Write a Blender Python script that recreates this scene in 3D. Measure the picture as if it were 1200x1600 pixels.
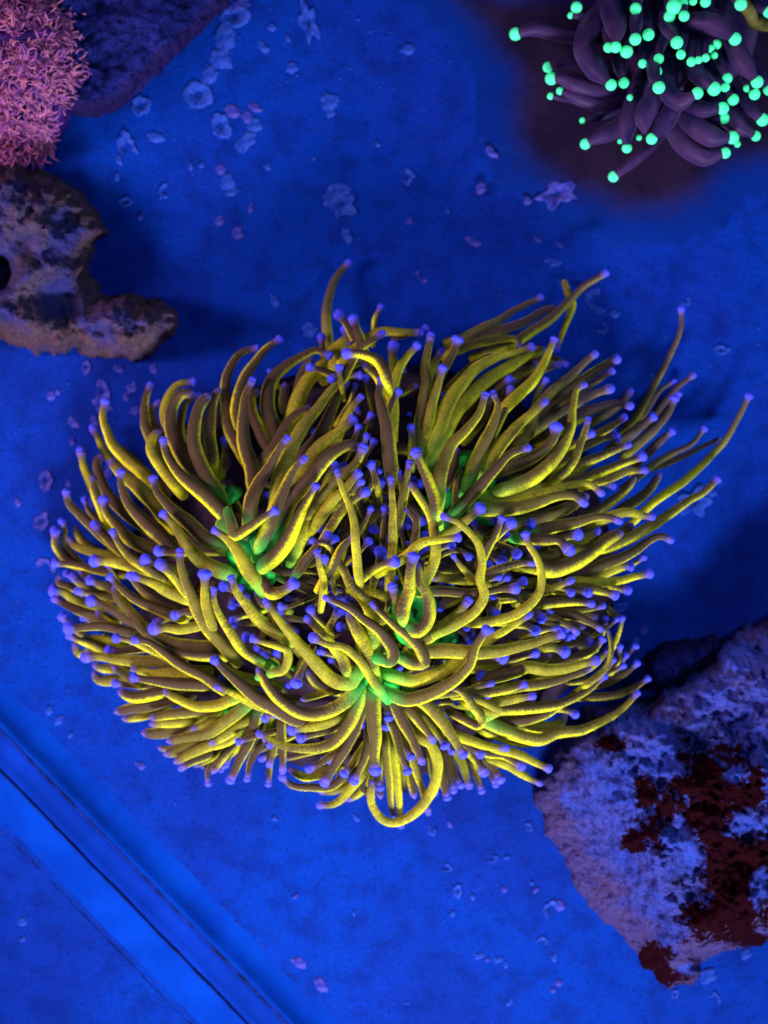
import bpy, math, random
import numpy as np
from mathutils import Vector, Matrix, noise

for o in list(bpy.data.objects):
    bpy.data.objects.remove(o)
S = bpy.context.scene
COL = S.collection
PX = 0.00025            # metres on the tank floor per photograph pixel
CAMH = 0.55             # camera above the tank floor

# ------------------------------------------------------------------ camera
cam_data = bpy.data.cameras.new('camera')
cam = bpy.data.objects.new('camera', cam_data)
COL.objects.link(cam)
cam.location = (0, 0, CAMH)
cam_data.sensor_fit = 'VERTICAL'
cam_data.sensor_height = 24
cam_data.lens = 24 * CAMH / (1600 * PX)
cam_data.clip_start = 0.01
cam_data.clip_end = 10
cam_data.dof.use_dof = True
cam_data.dof.focus_distance = CAMH - 0.082
cam_data.dof.aperture_fstop = 5.6
S.camera = cam

# ------------------------------------------------------------------ world and lamps
world = bpy.data.worlds.new('World')
S.world = world
world.use_nodes = True
bg = world.node_tree.nodes['Background']
bg.inputs[0].default_value = (0.10, 0.12, 0.75, 1)
bg.inputs[1].default_value = 0.012


def area(name, loc, target, size, size_y, power, color):
    d = bpy.data.lights.new(name, 'AREA')
    d.shape = 'RECTANGLE'
    d.size = size
    d.size_y = size_y
    d.energy = power
    d.color = color
    d.spread = math.radians(60)
    o = bpy.data.objects.new(name, d)
    COL.objects.link(o)
    o.location = loc
    o.rotation_euler = (Vector(target) - Vector(loc)).to_track_quat('-Z', 'Y').to_euler()
    return o


area('led_panel_front', (0.08, -0.62, 0.42), (-0.02, -0.06, 0.03), 0.26, 0.10, 2.0, (0.70, 0.73, 1.0))
area('led_panel_left', (-0.64, 0.02, 0.44), (-0.06, 0.0, 0.03), 0.14, 0.24, 0.85, (1.0, 0.66, 0.98))
area('led_panel_right', (0.62, 0.30, 0.48), (0.0, 0.0, 0.03), 0.10, 0.16, 0.36, (0.45, 0.60, 1.0))
area('led_panel_top', (0.0, -0.05, 0.95), (0, -0.03, 0.0), 0.12, 0.12, 0.22, (0.36, 0.46, 1.0))

vs = S.view_settings
vs.view_transform = 'Standard'
vs.look = 'None'
vs.exposure = 0.0
vs.gamma = 1.0
S.render.resolution_x = 768
S.render.resolution_y = 1024

rnd = random.Random(7)
nrg = np.random.RandomState(5)


def at(px, py, z=0.0):
    """pixel of the photograph and a height above the floor -> a point in the tank"""
    k = (CAMH - z) / CAMH * PX
    return ((px - 600) * k, (800 - py) * k, z)


# ------------------------------------------------------------------ materials
def material(name):
    m = bpy.data.materials.new(name)
    m.use_nodes = True
    nt = m.node_tree
    b = nt.nodes['Principled BSDF']
    b.inputs['Specular IOR Level'].default_value = 0.12
    b.inputs['Roughness'].default_value = 0.6
    return m, nt, b


def N(nt, kind, **kw):
    n = nt.nodes.new(kind)
    for k, v in kw.items():
        if k.startswith('_'):
            setattr(n, k[1:], v)
        else:
            n.inputs[k.replace('__', ' ')].default_value = v
    return n


def mixc(nt, fac, a, b, blend='MIX'):
    n = nt.nodes.new('ShaderNodeMix')
    n.data_type = 'RGBA'
    n.blend_type = blend
    n.clamp_factor = True
    for sock, v in ((n.inputs[0], fac), (n.inputs[6], a), (n.inputs[7], b)):
        if hasattr(v, 'is_linked') or isinstance(v, bpy.types.NodeSocket):
            nt.links.new(v, sock)
        elif isinstance(v, (int, float)):
            sock.default_value = v
        else:
            sock.default_value = (*v, 1)
    return n.outputs[2]


def ramp(nt, src, a, b, va=0.0, vb=1.0):
    n = nt.nodes.new('ShaderNodeMapRange')
    n.interpolation_type = 'SMOOTHSTEP'
    nt.links.new(src, n.inputs[0])
    n.inputs[1].default_value = a
    n.inputs[2].default_value = b
    n.inputs[3].default_value = va
    n.inputs[4].default_value = vb
    return n.outputs[0]


def mth(nt, op, a, b=None):
    n = nt.nodes.new('ShaderNodeMath')
    n.operation = op
    for i, v in enumerate((a, b)):
        if v is None:
            continue
        if isinstance(v, (int, float)):
            n.inputs[i].default_value = v
        else:
            nt.links.new(v, n.inputs[i])
    return n.outputs[0]


def attr(nt, name):
    n = nt.nodes.new('ShaderNodeAttribute')
    n.attribute_name = name
    return n.outputs['Fac']


def tex(nt, scale, detail=3, rough=0.55, vec=None, dist=0.0):
    n = nt.nodes.new('ShaderNodeTexNoise')
    n.inputs['Scale'].default_value = scale
    n.inputs['Detail'].default_value = detail
    n.inputs['Roughness'].default_value = rough
    n.inputs['Distortion'].default_value = dist
    if vec is None:
        c = nt.nodes.new('ShaderNodeTexCoord')
        vec = c.outputs['Object']
    nt.links.new(vec, n.inputs['Vector'])
    return n.outputs['Fac']


def bump(nt, b, src, strength, dist):
    n = nt.nodes.new('ShaderNodeBump')
    n.inputs['Strength'].default_value = strength
    n.inputs['Distance'].default_value = dist
    nt.links.new(src, n.inputs['Height'])
    nt.links.new(n.outputs[0], b.inputs['Normal'])


def tentacle_material():
    m, nt, b = material('torch_tentacle')
    along, dist = attr(nt, 'along'), attr(nt, 'dist')
    tc = nt.nodes.new('ShaderNodeTexCoord')
    sc = nt.nodes.new('ShaderNodeVectorMath')
    sc.operation = 'SCALE'
    sc.inputs[3].default_value = 260.0
    nt.links.new(tc.outputs['Object'], sc.inputs[0])
    comb = nt.nodes.new('ShaderNodeCombineXYZ')
    nt.links.new(mth(nt, 'MULTIPLY', dist, 0.75), comb.inputs[0])
    add = nt.nodes.new('ShaderNodeVectorMath')
    add.operation = 'ADD'
    nt.links.new(comb.outputs[0], add.inputs[0])
    nt.links.new(sc.outputs[0], add.inputs[1])
    rings = tex(nt, 1.0, 3, 0.6, add.outputs[0])
    grain = tex(nt, 1500, 4, 0.65)
    blot = tex(nt, 120, 3, 0.55)
    oi = nt.nodes.new('ShaderNodeObjectInfo')
    tone = attr(nt, 'tone')
    c = mixc(nt, ramp(nt, blot, 0.38, 0.62), (0.40, 0.38, 0.014), (0.70, 0.68, 0.010))
    c = mixc(nt, ramp(nt, tone, 0.0, 1.0, 0.0, 1.0), c, (0.78, 0.76, 0.006))
    c = mixc(nt, ramp(nt, rings, 0.50, 0.72, 0.0, 0.5), c, (0.16, 0.12, 0.020))
    c = mixc(nt, ramp(nt, grain, 0.46, 0.68, 0.0, 0.55), c, (0.10, 0.075, 0.02))
    # shade painted as a purple-brown band, up and away from the front lamp
    shade_mask = mth(nt, 'ADD', attr(nt, 'shade_side'), mth(nt, 'MULTIPLY', mth(nt, 'SUBTRACT', mth(nt, 'ADD', rings, grain), 1.0), 0.55))
    band = mth(nt, 'MULTIPLY', ramp(nt, shade_mask, -0.05, 0.62), ramp(nt, oi.outputs['Random'], 0.0, 0.7, 0.55, 0.97))
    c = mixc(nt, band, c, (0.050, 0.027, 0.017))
    # the upper end darkens to brown, then violet under the tip
    up = mth(nt, 'DIVIDE', dist, attr(nt, 'fade'))
    c = mixc(nt, ramp(nt, up, 1.0, 0.15, 0.0, 0.85), c, (0.060, 0.034, 0.040))
    c = mixc(nt, ramp(nt, dist, 12.0, 3.0, 0.0, 0.9), c, (0.12, 0.085, 0.36))
    g = mth(nt, 'MULTIPLY', ramp(nt, along, 0.68, 1.0), attr(nt, 'green'))
    c = mixc(nt, g, c, (0.015, 0.62, 0.06))
    nt.links.new(c, b.inputs['Base Color'])
    b.inputs['Specular IOR Level'].default_value = 0.05
    b.inputs['Sheen Weight'].default_value = 0.30
    b.inputs['Sheen Roughness'].default_value = 0.28
    b.inputs['Sheen Tint'].default_value = (0.85, 0.82, 0.20, 1)
    b.inputs['Subsurface Weight'].default_value = 0.08
    b.inputs['Subsurface Radius'].default_value = (1.0, 0.75, 0.15)
    b.inputs['Subsurface Scale'].default_value = 0.0016
    h = mth(nt, 'ADD', mth(nt, 'MULTIPLY', rings, 1.0), mth(nt, 'MULTIPLY', grain, 0.25))
    bump(nt, b, h, 0.4, 0.0006)
    return m


def simple(name, c1, c2, scale, rough=0.6, bs=0.3, bd=0.0005, lo=0.35, hi=0.65, sheen=0.0, sheen_tint=(1, 1, 1)):
    m, nt, b = material(name)
    f = tex(nt, scale, 4, 0.6)
    nt.links.new(mixc(nt, ramp(nt, f, lo, hi), c1, c2), b.inputs['Base Color'])
    b.inputs['Roughness'].default_value = rough
    if sheen:
        b.inputs['Sheen Weight'].default_value = sheen
        b.inputs['Sheen Tint'].default_value = (*sheen_tint, 1)
    bump(nt, b, f, bs, bd)
    return m


M_TENT = tentacle_material()
M_TIP = simple('violet_tip', (0.046, 0.050, 0.60), (0.078, 0.078, 0.78), 900, 0.6, 0.25, 0.0002, sheen=0.25, sheen_tint=(0.2, 0.4, 1.0))
M_GREEN = simple('green_oral_tissue', (0.01, 0.14, 0.03), (0.03, 0.70, 0.06), 110, 0.5, 0.2, 0.0006)
M_CORE = simple('dark_coral_flesh', (0.010, 0.005, 0.012), (0.030, 0.014, 0.022), 150, 0.8, 0.5, 0.002)
M_PATCH = simple('pale_coralline_crust', (0.003, 0.030, 0.225), (0.022, 0.062, 0.34), 300, 0.9, 0.5, 0.0008)
M_PATCHP = simple('mauve_coralline_crust', (0.012, 0.022, 0.20), (0.058, 0.055, 0.30), 300, 0.9, 0.5, 0.0008)
M_SIL = simple('blue_silicone', (0.0005, 0.027, 0.235), (0.0005, 0.038, 0.30), 40, 0.7, 0.08, 0.0005)
M_PANEL = simple('dark_blue_panel', (0.001, 0.020, 0.19), (0.002, 0.030, 0.28), 30, 0.7, 0.05, 0.0004)
for m_ in (M_SIL, M_PANEL):
    m_.node_tree.nodes['Principled BSDF'].inputs['Specular IOR Level'].default_value = 0.02
M_GRIME = simple('black_grime', (0.002, 0.003, 0.02), (0.003, 0.020, 0.18), 160, 0.9, 0.5, 0.0006)
M_FROG = simple('purple_brown_flesh', (0.016, 0.0075, 0.050), (0.046, 0.018, 0.062), 60, 0.5, 0.15, 0.0006, sheen=0.12, sheen_tint=(0.6, 0.5, 0.9))
M_PINK = simple('pink_polyp', (0.19, 0.045, 0.22), (0.55, 0.17, 0.25), 260, 0.6, 0.2, 0.0004)
M_PURP = simple('purple_coral_flesh', (0.035, 0.010, 0.12), (0.07, 0.022, 0.18), 90, 0.6, 0.3, 0.001)
M_YELL = simple('olive_flesh', (0.10, 0.085, 0.02), (0.17, 0.14, 0.03), 90, 0.6, 0.2, 0.0006)


def glow_tip():
    m, nt, b = material('green_glowing_tip')
    f = tex(nt, 500, 2)
    c = mixc(nt, ramp(nt, f, 0.35, 0.65), (0.05, 0.80, 0.30), (0.12, 0.95, 0.40))
    nt.links.new(c, b.inputs['Base Color'])
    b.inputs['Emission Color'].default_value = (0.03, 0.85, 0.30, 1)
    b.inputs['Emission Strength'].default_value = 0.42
    return m


M_GLOW = glow_tip()


def floor_material():
    m, nt, b = material('blue_tank_floor')
    big = tex(nt, 9, 3, 0.5)
    mid = tex(nt, 90, 4, 0.6)
    fine = tex(nt, 700, 3, 0.65)
    speck = tex(nt, 1500, 2, 0.5)
    c = mixc(nt, ramp(nt, big, 0.38, 0.66), (0.001, 0.030, 0.255), (0.003, 0.023, 0.23))
    c = mixc(nt, ramp(nt, tex(nt, 5, 4, 0.6), 0.46, 0.66, 0.0, 0.5), c, (0.003, 0.012, 0.12))
    c = mixc(nt, ramp(nt, mid, 0.40, 0.70, 0.0, 0.5), c, (0.002, 0.008, 0.085))
    c = mixc(nt, ramp(nt, fine, 0.50, 0.70, 0.0, 0.6), c, (0.002, 0.006, 0.070))
    c = mixc(nt, ramp(nt, speck, 0.68, 0.80, 0.0, 0.40), c, (0.015, 0.06, 0.36))
    nt.links.new(c, b.inputs['Base Color'])
    b.inputs['Roughness'].default_value = 0.7
    b.inputs['Specular IOR Level'].default_value = 0.02
    bump(nt, b, mth(nt, 'ADD', fine, mid), 0.35, 0.0006)
    return m


M_FLOOR = floor_material()


def rock_material(name, base, base2, side, pit, patch=None, scale=1.0, side_w=0.7, pit_w=0.85):
    m, nt, b = material(name)
    f1 = tex(nt, 60 * scale, 5, 0.62)
    f2 = tex(nt, 420 * scale, 4, 0.65)
    f3 = tex(nt, 25 * scale, 3, 0.5)
    f4 = tex(nt, 150 * scale, 5, 0.7)
    c = mixc(nt, ramp(nt, f1, 0.38, 0.62), base, base2)
    sm = attr(nt, 'side')
    c = mixc(nt, mth(nt, 'MULTIPLY', ramp(nt, mth(nt, 'ADD', sm, mth(nt, 'MULTIPLY', f1, 1.3)), 0.85, 1.25), side_w), c, side)
    c = mixc(nt, ramp(nt, mth(nt, 'ADD', mth(nt, 'MULTIPLY', f2, 0.6), mth(nt, 'MULTIPLY', f4, 0.4)), 0.49, 0.60, 0.0, pit_w), c, pit)
    c = mixc(nt, ramp(nt, f3, 0.60, 0.72, 0.0, 0.6), c, tuple(min(1, v * 1.6) for v in base2))
    if patch:
        pm = attr(nt, 'patch')
        e = mth(nt, 'ADD', pm, mth(nt, 'MULTIPLY', mth(nt, 'SUBTRACT', mth(nt, 'ADD', f2, f4), 1.0), 1.1))
        c = mixc(nt, ramp(nt, e, 0.32, 0.44), c, patch)
        lm = attr(nt, 'light')
        e2 = mth(nt, 'ADD', lm, mth(nt, 'MULTIPLY', mth(nt, 'SUBTRACT', mth(nt, 'ADD', f2, f4), 1.0), 1.2))
        c = mixc(nt, ramp(nt, e2, 0.46, 0.80, 0.0, 0.8), c, (0.034, 0.066, 0.36))
    nt.links.new(c, b.inputs['Base Color'])
    b.inputs['Roughness'].default_value = 0.85
    b.inputs['Specular IOR Level'].default_value = 0.03
    bump(nt, b, mth(nt, 'ADD', mth(nt, 'ADD', f1, f4), mth(nt, 'MULTIPLY', f2, 0.7)), 0.9, 0.004)
    return m


M_ROCKR = rock_material('mauve_blue_rock', (0.024, 0.044, 0.25), (0.044, 0.048, 0.21), (0.075, 0.028, 0.014), (0.014, 0.014, 0.09), side_w=0.5, patch=(0.012, 0.0006, 0.0025))
M_ROCKL = rock_material('blue_brown_rock', (0.030, 0.032, 0.14), (0.075, 0.050, 0.075), (0.095, 0.044, 0.022), (0.020, 0.015, 0.08), side_w=0.55, pit_w=0.55)
M_ROCKD = rock_material('dark_blue_rock', (0.008, 0.012, 0.10), (0.018, 0.022, 0.16), (0.02, 0.008, 0.04), (0.004, 0.004, 0.04))


def brown_film():
    m, nt, b = material('dark_brown_rock')
    f1, f2 = tex(nt, 40, 4, 0.6), tex(nt, 500, 3, 0.6)
    c = mixc(nt, ramp(nt, f1, 0.35, 0.65), (0.009, 0.0055, 0.018), (0.018, 0.0090, 0.024))
    c = mixc(nt, ramp(nt, f2, 0.5, 0.75, 0.0, 0.4), c, (0.006, 0.004, 0.018))
    e = mth(nt, 'ADD', attr(nt, 'side'), mth(nt, 'MULTIPLY', mth(nt, 'SUBTRACT', f1, 0.5), 0.3))
    c = mixc(nt, ramp(nt, e, 0.20, 0.80), c, (0.0015, 0.0165, 0.140))
    nt.links.new(c, b.inputs['Base Color'])
    b.inputs['Roughness'].default_value = 0.85
    b.inputs['Specular IOR Level'].default_value = 0.02
    bump(nt, b, mth(nt, 'ADD', f1, f2), 0.35, 0.0006)
    return m


M_ROCKB = brown_film()


# ------------------------------------------------------------------ object helpers
def empty(name, loc, label, cat, group=None):
    o = bpy.data.objects.new(name, None)
    o.empty_display_size = 0.02
    COL.objects.link(o)
    o.location = loc
    o['label'] = label
    o['category'] = cat
    if group:
        o['group'] = group
    return o


def mesh(name, verts, faces, mat, smooth=True, attrs=None):
    me = bpy.data.meshes.new(name)
    me.from_pydata([tuple(v) for v in verts], [], [tuple(f) for f in faces])
    mats = mat if isinstance(mat, (list, tuple)) else [mat]
    for x in mats:
        me.materials.append(x)
    if smooth:
        me.polygons.foreach_set('use_smooth', [True] * len(me.polygons))
    for k, v in (attrs or {}).items():
        a = me.attributes.new(k, 'FLOAT', 'POINT')
        a.data.foreach_set('value', np.asarray(v, dtype=np.float32))
    me.update()
    return me


def link(name, me, parent=None, loc=None):
    o = bpy.data.objects.new(name, me)
    COL.objects.link(o)
    if parent:
        o.parent = parent
        if loc is None:
            o.location = -parent.location          # vertices are in world coordinates
    if loc is not None:
        o.location = loc
    return o


def tube(path, rad, sides=12, cap=True):
    """swept tube through path (n,3) with radii (n)"""
    P = np.asarray(path, float)
    n = len(P)
    T = np.gradient(P, axis=0)
    T /= np.linalg.norm(T, axis=1)[:, None] + 1e-12
    up = np.array([0, 0, 1.0])
    if abs(T[0] @ up) > 0.9:
        up = np.array([1.0, 0, 0])
    u = np.cross(T[0], up)
    u /= np.linalg.norm(u)
    ang = np.linspace(0, 2 * math.pi, sides, endpoint=False)
    V = []
    for i in range(n):
        u = u - T[i] * (u @ T[i])
        u /= np.linalg.norm(u) + 1e-12
        w = np.cross(T[i], u)
        V.append(P[i] + rad[i] * (np.cos(ang)[:, None] * u + np.sin(ang)[:, None] * w))
    V = np.concatenate(V)
    F = []
    for i in range(n - 1):
        a, b = i * sides, (i + 1) * sides
        for k in range(sides):
            k2 = (k + 1) % sides
            F.append((a + k, a + k2, b + k2, b + k))
    if cap:
        F.append(tuple(range(sides))[::-1])
        F.append(tuple(range((n - 1) * sides, n * sides)))
    return V, F


def spline(pts, step):
    """Catmull-Rom through 2D points, resampled about every step"""
    P = np.asarray(pts, float)
    if len(P) == 2:
        P = np.array([P[0], (P[0] + P[1]) / 2, P[1]])
    Q = np.vstack([2 * P[0] - P[1], P, 2 * P[-1] - P[-2]])
    out = []
    for i in range(1, len(Q) - 2):
        p0, p1, p2, p3 = Q[i - 1], Q[i], Q[i + 1], Q[i + 2]
        for t in np.linspace(0, 1, 12, endpoint=False):
            out.append(0.5 * ((2 * p1) + (-p0 + p2) * t + (2 * p0 - 5 * p1 + 4 * p2 - p3) * t * t + (-p0 + 3 * p1 - 3 * p2 + p3) * t ** 3))
    out.append(P[-1])
    out = np.array(out)
    s = np.concatenate([[0], np.cumsum(np.linalg.norm(np.diff(out, axis=0), axis=1))])
    n = max(6, int(s[-1] / step) + 1)
    q = np.linspace(0, s[-1], n)
    return np.stack([np.interp(q, s, out[:, k]) for k in range(out.shape[1])], 1), s[-1]


def uv_sphere(seg=14, rings=9, squash=1.0):
    V, F = [(0, 0, squash)], []
    for r in range(1, rings):
        th = math.pi * r / rings
        for s in range(seg):
            ph = 2 * math.pi * s / seg
            V.append((math.sin(th) * math.cos(ph), math.sin(th) * math.sin(ph), math.cos(th) * squash))
    V.append((0, 0, -squash))
    for s in range(seg):
        F.append((0, 1 + s, 1 + (s + 1) % seg))
    for r in range(rings - 2):
        for s in range(seg):
            a = 1 + r * seg
            F.append((a + s, a + seg + s, a + seg + (s + 1) % seg, a + (s + 1) % seg))
    L = len(V) - 1
    a = 1 + (rings - 2) * seg
    for s in range(seg):
        F.append((L, a + (s + 1) % seg, a + s))
    return V, F


def sstep(a, b, x):
    t = np.clip((np.asarray(x, float) - a) / (b - a), 0, 1)
    return t * t * (3 - 2 * t)


# ------------------------------------------------------------------ tank floor
V, F = [], []
for gx in range(41):
    for gy in range(41):
        x, y = -0.45 + gx * 0.9 / 40, -0.5 + gy * 1.0 / 40
        V.append((x, y, 0.0003 * noise.noise(Vector((x * 25, y * 25, 0)))))
for i in range(40):
    for j in range(40):
        a = i * 41 + j
        F.append((a, a + 41, a + 42, a + 1))
floor = link('tank_floor', mesh('tank_floor', V, F, M_FLOOR))
floor['kind'] = 'structure'
floor['label'] = 'deep blue tank floor speckled with pale crust'


def crust(px, py, r, kind, mat):
    """a raised crust with ragged outline; kind 0 blob, 1 ring, 2 star, 3 crescent"""
    seg, V, F = 40, [], []
    seed = rnd.random() * 99
    inner = {0: 0.0, 1: 0.30, 2: 0.18, 3: 0.45}[kind]
    a0, span = (rnd.random() * 6.28, 4.1) if kind == 3 else (0, 2 * math.pi)
    el, er = 1 + 0.45 * rnd.random(), rnd.random() * 3.14
    if kind == 0:
        prof = [(1.0, -0.4), (0.95, 0.4), (0.8, 0.75), (0.5, 0.95), (0.2, 1.0), (0.0, 0.95)]
    else:
        prof = [(1.0, -0.4), (0.97, 0.55), (0.85, 1.0), (0.6 * (1 - inner) + inner, 0.75), (inner + 0.04, 0.55 if inner == 0 else 0.35), (inner, -0.4)]
    for s in range(seg + (1 if kind == 3 else 0)):
        a = a0 + span * s / seg
        ca, sa = math.cos(a), math.sin(a)
        k = 1 + 0.34 * noise.noise(Vector((ca * 1.3, sa * 1.3, seed))) + 0.22 * noise.noise(Vector((ca * 3.6, sa * 3.6, seed + 5)))
        if kind == 2:
            k *= 1 + 0.28 * math.cos(5 * a + seed)
        for (q, h) in prof:
            rr = r * (k * q if q > inner + 0.1 else q * (0.8 + 0.4 * noise.noise(Vector((ca * 3, sa * 3, seed + 9)))))
            x, y = rr * ca * el, rr * sa / el
            x, y = x * math.cos(er) - y * math.sin(er), x * math.sin(er) + y * math.cos(er)
            hh = h * (2.0 + r * 0.06) * (0.7 + 0.6 * (0.5 + 0.5 * noise.noise(Vector((x * .2, y * .2, seed)))))
            V.append((x * PX, y * PX, hh * PX))
    m_ = len(prof)
    for s in range(seg):
        s2 = (s + 1) if kind == 3 else (s + 1) % seg
        for k in range(m_ - 1):
            F.append((s * m_ + k, s2 * m_ + k, s2 * m_ + k + 1, s * m_ + k + 1))
    if inner == 0:
        pass
    me = mesh('crust_patch', V, F, mat)
    x, y, _ = at(px, py, 0)
    return link('crust_patch', me, floor, (x, y, 9 * PX if px > 745 and py < 345 else 0.0))      # some grow on the thin edge of the brown rock


CR = [(528, 300, 17, 0), (536, 320, 21, 2), (870, 305, 24, 2), (229, 100, 21, 1), (483, 35, 21, 2), (515, 160, 15, 0), (517, 176, 7, 0), (345, 197, 19, 1),
      (310, 148, 22, 1), (327, 118, 15, 0), (345, 92, 17, 0), (352, 60, 20, 0), (366, 25, 22, 1), (374, 8, 14, 0), (200, 232, 20, 3), (186, 250, 7, 0),
      (243, 214, 10, 0), (220, 165, 17, 1), (384, 222, 16, 0), (398, 196, 12, 0), (386, 184, 9, 0), (364, 174, 11, 0), (399, 169, 9, 0), (357, 283, 13, 0),
      (363, 300, 9, 0), (345, 265, 8, 0), (258, 298, 11, 3), (298, 260, 5, 0), (315, 258, 5, 0), (183, 277, 6, 0), (195, 316, 10, 1), (219, 339, 5, 0),
      (373, 365, 10, 0), (542, 368, 10, 0), (343, 345, 8, 0), (392, 325, 6, 0), (418, 260, 6, 0), (635, 277, 13, 3), (637, 77, 9, 0), (412, 74, 9, 0),
      (455, 105, 10, 0), (425, 42, 7, 0), (740, 378, 9, 0), (768, 240, 9, 0), (751, 297, 9, 0), (823, 315, 7, 0), (1030, 303, 9, 0), (866, 410, 10, 0),
      (880, 441, 8, 3), (875, 383, 5, 0), (841, 375, 5, 0), (660, 433, 10, 3), (933, 470, 21, 3), (960, 490, 8, 0), (940, 512, 10, 3), (1127, 547, 9, 1),
      (1072, 470, 7, 3), (160, 612, 15, 1), (160, 633, 14, 0), (206, 606, 9, 0), (197, 620, 6, 0), (212, 642, 8, 0), (113, 690, 5, 0), (176, 725, 16, 0),
      (72, 751, 14, 1), (80, 618, 7, 0), (90, 612, 5, 0), (115, 660, 9, 0), (107, 755, 6, 0), (153, 782, 14, 0), (66, 815, 14, 1), (73, 885, 14, 3),
      (28, 785, 6, 0), (148, 658, 8, 0), (135, 574, 9, 1), (186, 577, 7, 0), (240, 577, 7, 0), (1085, 785, 22, 2), (1110, 770, 9, 0), (968, 950, 11, 0),
      (697, 1356, 9, 3), (715, 1392, 9, 1), (738, 1401, 5, 0), (708, 1427, 5, 0), (769, 1342, 8, 3), (792, 1340, 5, 0), (861, 1420, 13, 3), (874, 1414, 9, 0),
      (846, 1472, 9, 3), (748, 1493, 7, 0), (762, 1499, 4, 0), (779, 1499, 7, 0), (790, 1507, 5, 0), (796, 1566, 6, 0), (873, 1535, 6, 0), (864, 1547, 5, 0),
      (866, 1496, 6, 0), (788, 1389, 5, 0), (838, 1390, 5, 0), (831, 1379, 4, 0), (467, 1504, 10, 0), (502, 1539, 11, 0), (556, 1277, 6, 0), (429, 1279, 5, 0),
      (462, 1400, 4, 0), (220, 1196, 7, 0), (77, 1110, 7, 0), (92, 1125, 8, 0), (110, 1148, 5, 0), (35, 1440, 8, 0), (36, 1467, 5, 0), (1108, 1525, 13, 0),
      (1055, 1553, 7, 1), (1118, 1560, 9, 3), (1166, 1490, 9, 0), (826, 1292, 6, 1), (702, 1287, 5, 0), (675, 1295, 8, 3), (553, 1427, 4, 0), (990, 1005, 9, 0),
      (1005, 985, 7, 0), (430, 470, 9, 0), (485, 515, 12, 0), (1020, 590, 6, 0), (640, 345, 6, 0), (590, 225, 5, 0), (700, 330, 5, 0), (450, 60, 5, 0)]
for (x, y, r, k) in CR:
    crust(x, y, r, k, M_PATCHP if (x < 260 and 560 < y < 920) or (x > 700 and y < 400) or (x < 560 and y > 1490 and x > 400) or rnd.random() < 0.2 else M_PATCH)

# fine flecks of sediment scattered over the floor
V, F = [], []
for i in range(1500):
    px, py = rnd.uniform(-40, 1240), rnd.uniform(-40, 1640)
    r = rnd.uniform(0.7, 2.0) * PX * (1.7 if rnd.random() < 0.06 else 1)
    x, y, _ = at(px, py)
    b0 = len(V)
    a = rnd.random() * 6.28
    for k in range(4):
        V.append((x + r * (1 + rnd.random()) * math.cos(a + k * 1.57), y + r * math.sin(a + k * 1.57), -0.0002))
    V.append((x, y, r * 1.1 + 0.0003))
    for k in range(4):
        F.append((b0 + k, b0 + (k + 1) % 4, b0 + 4))
fl = link('sediment_flecks', mesh('sediment_flecks', V, F, M_PATCH), floor, (0, 0, 0))
fl['kind'] = 'stuff'

# ------------------------------------------------------------------ divider strip along the floor
div = empty('tank_divider', at(210, 1388, 0), 'long blue glass divider strip bonded to the floor with silicone beads', 'divider')


def strip(name, prof, mat, wob=0.0, seed=0.0, u0=-420, u1=760):
    """profile (across in px, height in px) swept along the diagonal; across = towards upper right"""
    d = np.array([1, 1.025]) / math.hypot(1, 1.025)
    nrm = np.array([d[1], -d[0]])
    org = np.array([0, 1172.0])
    V, F = [], []
    n = 190
    m_ = len(prof)
    for i in range(n):
        u = u0 + (u1 - u0) * i / (n - 1)
        for k, (a, h) in enumerate(prof):
            w = wob * (noise.noise(Vector((u * 0.02, k * 0.7, seed))) + 0.5 * noise.noise(Vector((u * 0.09, k * 1.7, seed + 4))))
            p = org + d * u + nrm * (a + w)
            hz = h * PX
            V.append(at(p[0], p[1], hz))
    for i in range(n - 1):
        for k in range(m_ - 1):
            F.append((i * m_ + k, (i + 1) * m_ + k, (i + 1) * m_ + k + 1, i * m_ + k + 1))
    return link(name, mesh(name, V, F, mat), div)


strip('panel', [(-23, -2), (-22.5, 15), (-20, 17), (-12, 17.5), (-7, 15.5), (0, 14.5), (7, 15), (12, 16), (20, 17), (22.5, 15), (23, -2)], M_PANEL, 0.8, 1)
strip('silicone_bead', [(22, 17), (24, 20), (27, 20.5), (33, 17), (40, 11.5), (49, 6.5), (59, 3), (70, 1.2), (84, -1.5)], M_SIL, 1.6, 11)
strip('silicone_bead', [(-80, -1.5), (-70, 2), (-59, 5), (-49, 8.5), (-40, 12), (-33, 15), (-27, 17.5), (-24, 17.8), (-22, 16)], M_SIL, 1.6, 23)
strip('grime_line', [(20.5, 17.0), (21.0, 19.0), (22.0, 20.4), (24.0, 21.4), (24.6, 19.0)], M_GRIME, 1.6, 31)
strip('grime_line', [(-24.2, 19.0), (-23.4, 21.2), (-22.6, 20.4), (-21.8, 18.4), (-21.0, 16)], M_GRIME, 1.5, 37)
strip('grime_line', [(-88.0, -1), (-87.2, 0.8), (-86.4, 0.9), (-85.5, -1)], M_GRIME, 3.0, 41)

# ------------------------------------------------------------------ rocks
def poly_dist(P, X, Y):
    """signed distance to a polygon, positive inside"""
    P = np.asarray(P, float)
    d = np.full(X.shape, 1e9)
    ins = np.zeros(X.shape, bool)
    for i in range(len(P)):
        a, b = P[i], P[(i + 1) % len(P)]
        ab = b - a
        t = np.clip(((X - a[0]) * ab[0] + (Y - a[1]) * ab[1]) / (ab @ ab), 0, 1)
        d = np.minimum(d, np.hypot(X - a[0] - t * ab[0], Y - a[1] - t * ab[1]))
        c = ((a[1] > Y) != (b[1] > Y)) & (X < (b[0] - a[0]) * (Y - a[1]) / (b[1] - a[1] + 1e-12) + a[0])
        ins ^= c
    return np.where(ins, d, -d)


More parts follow.
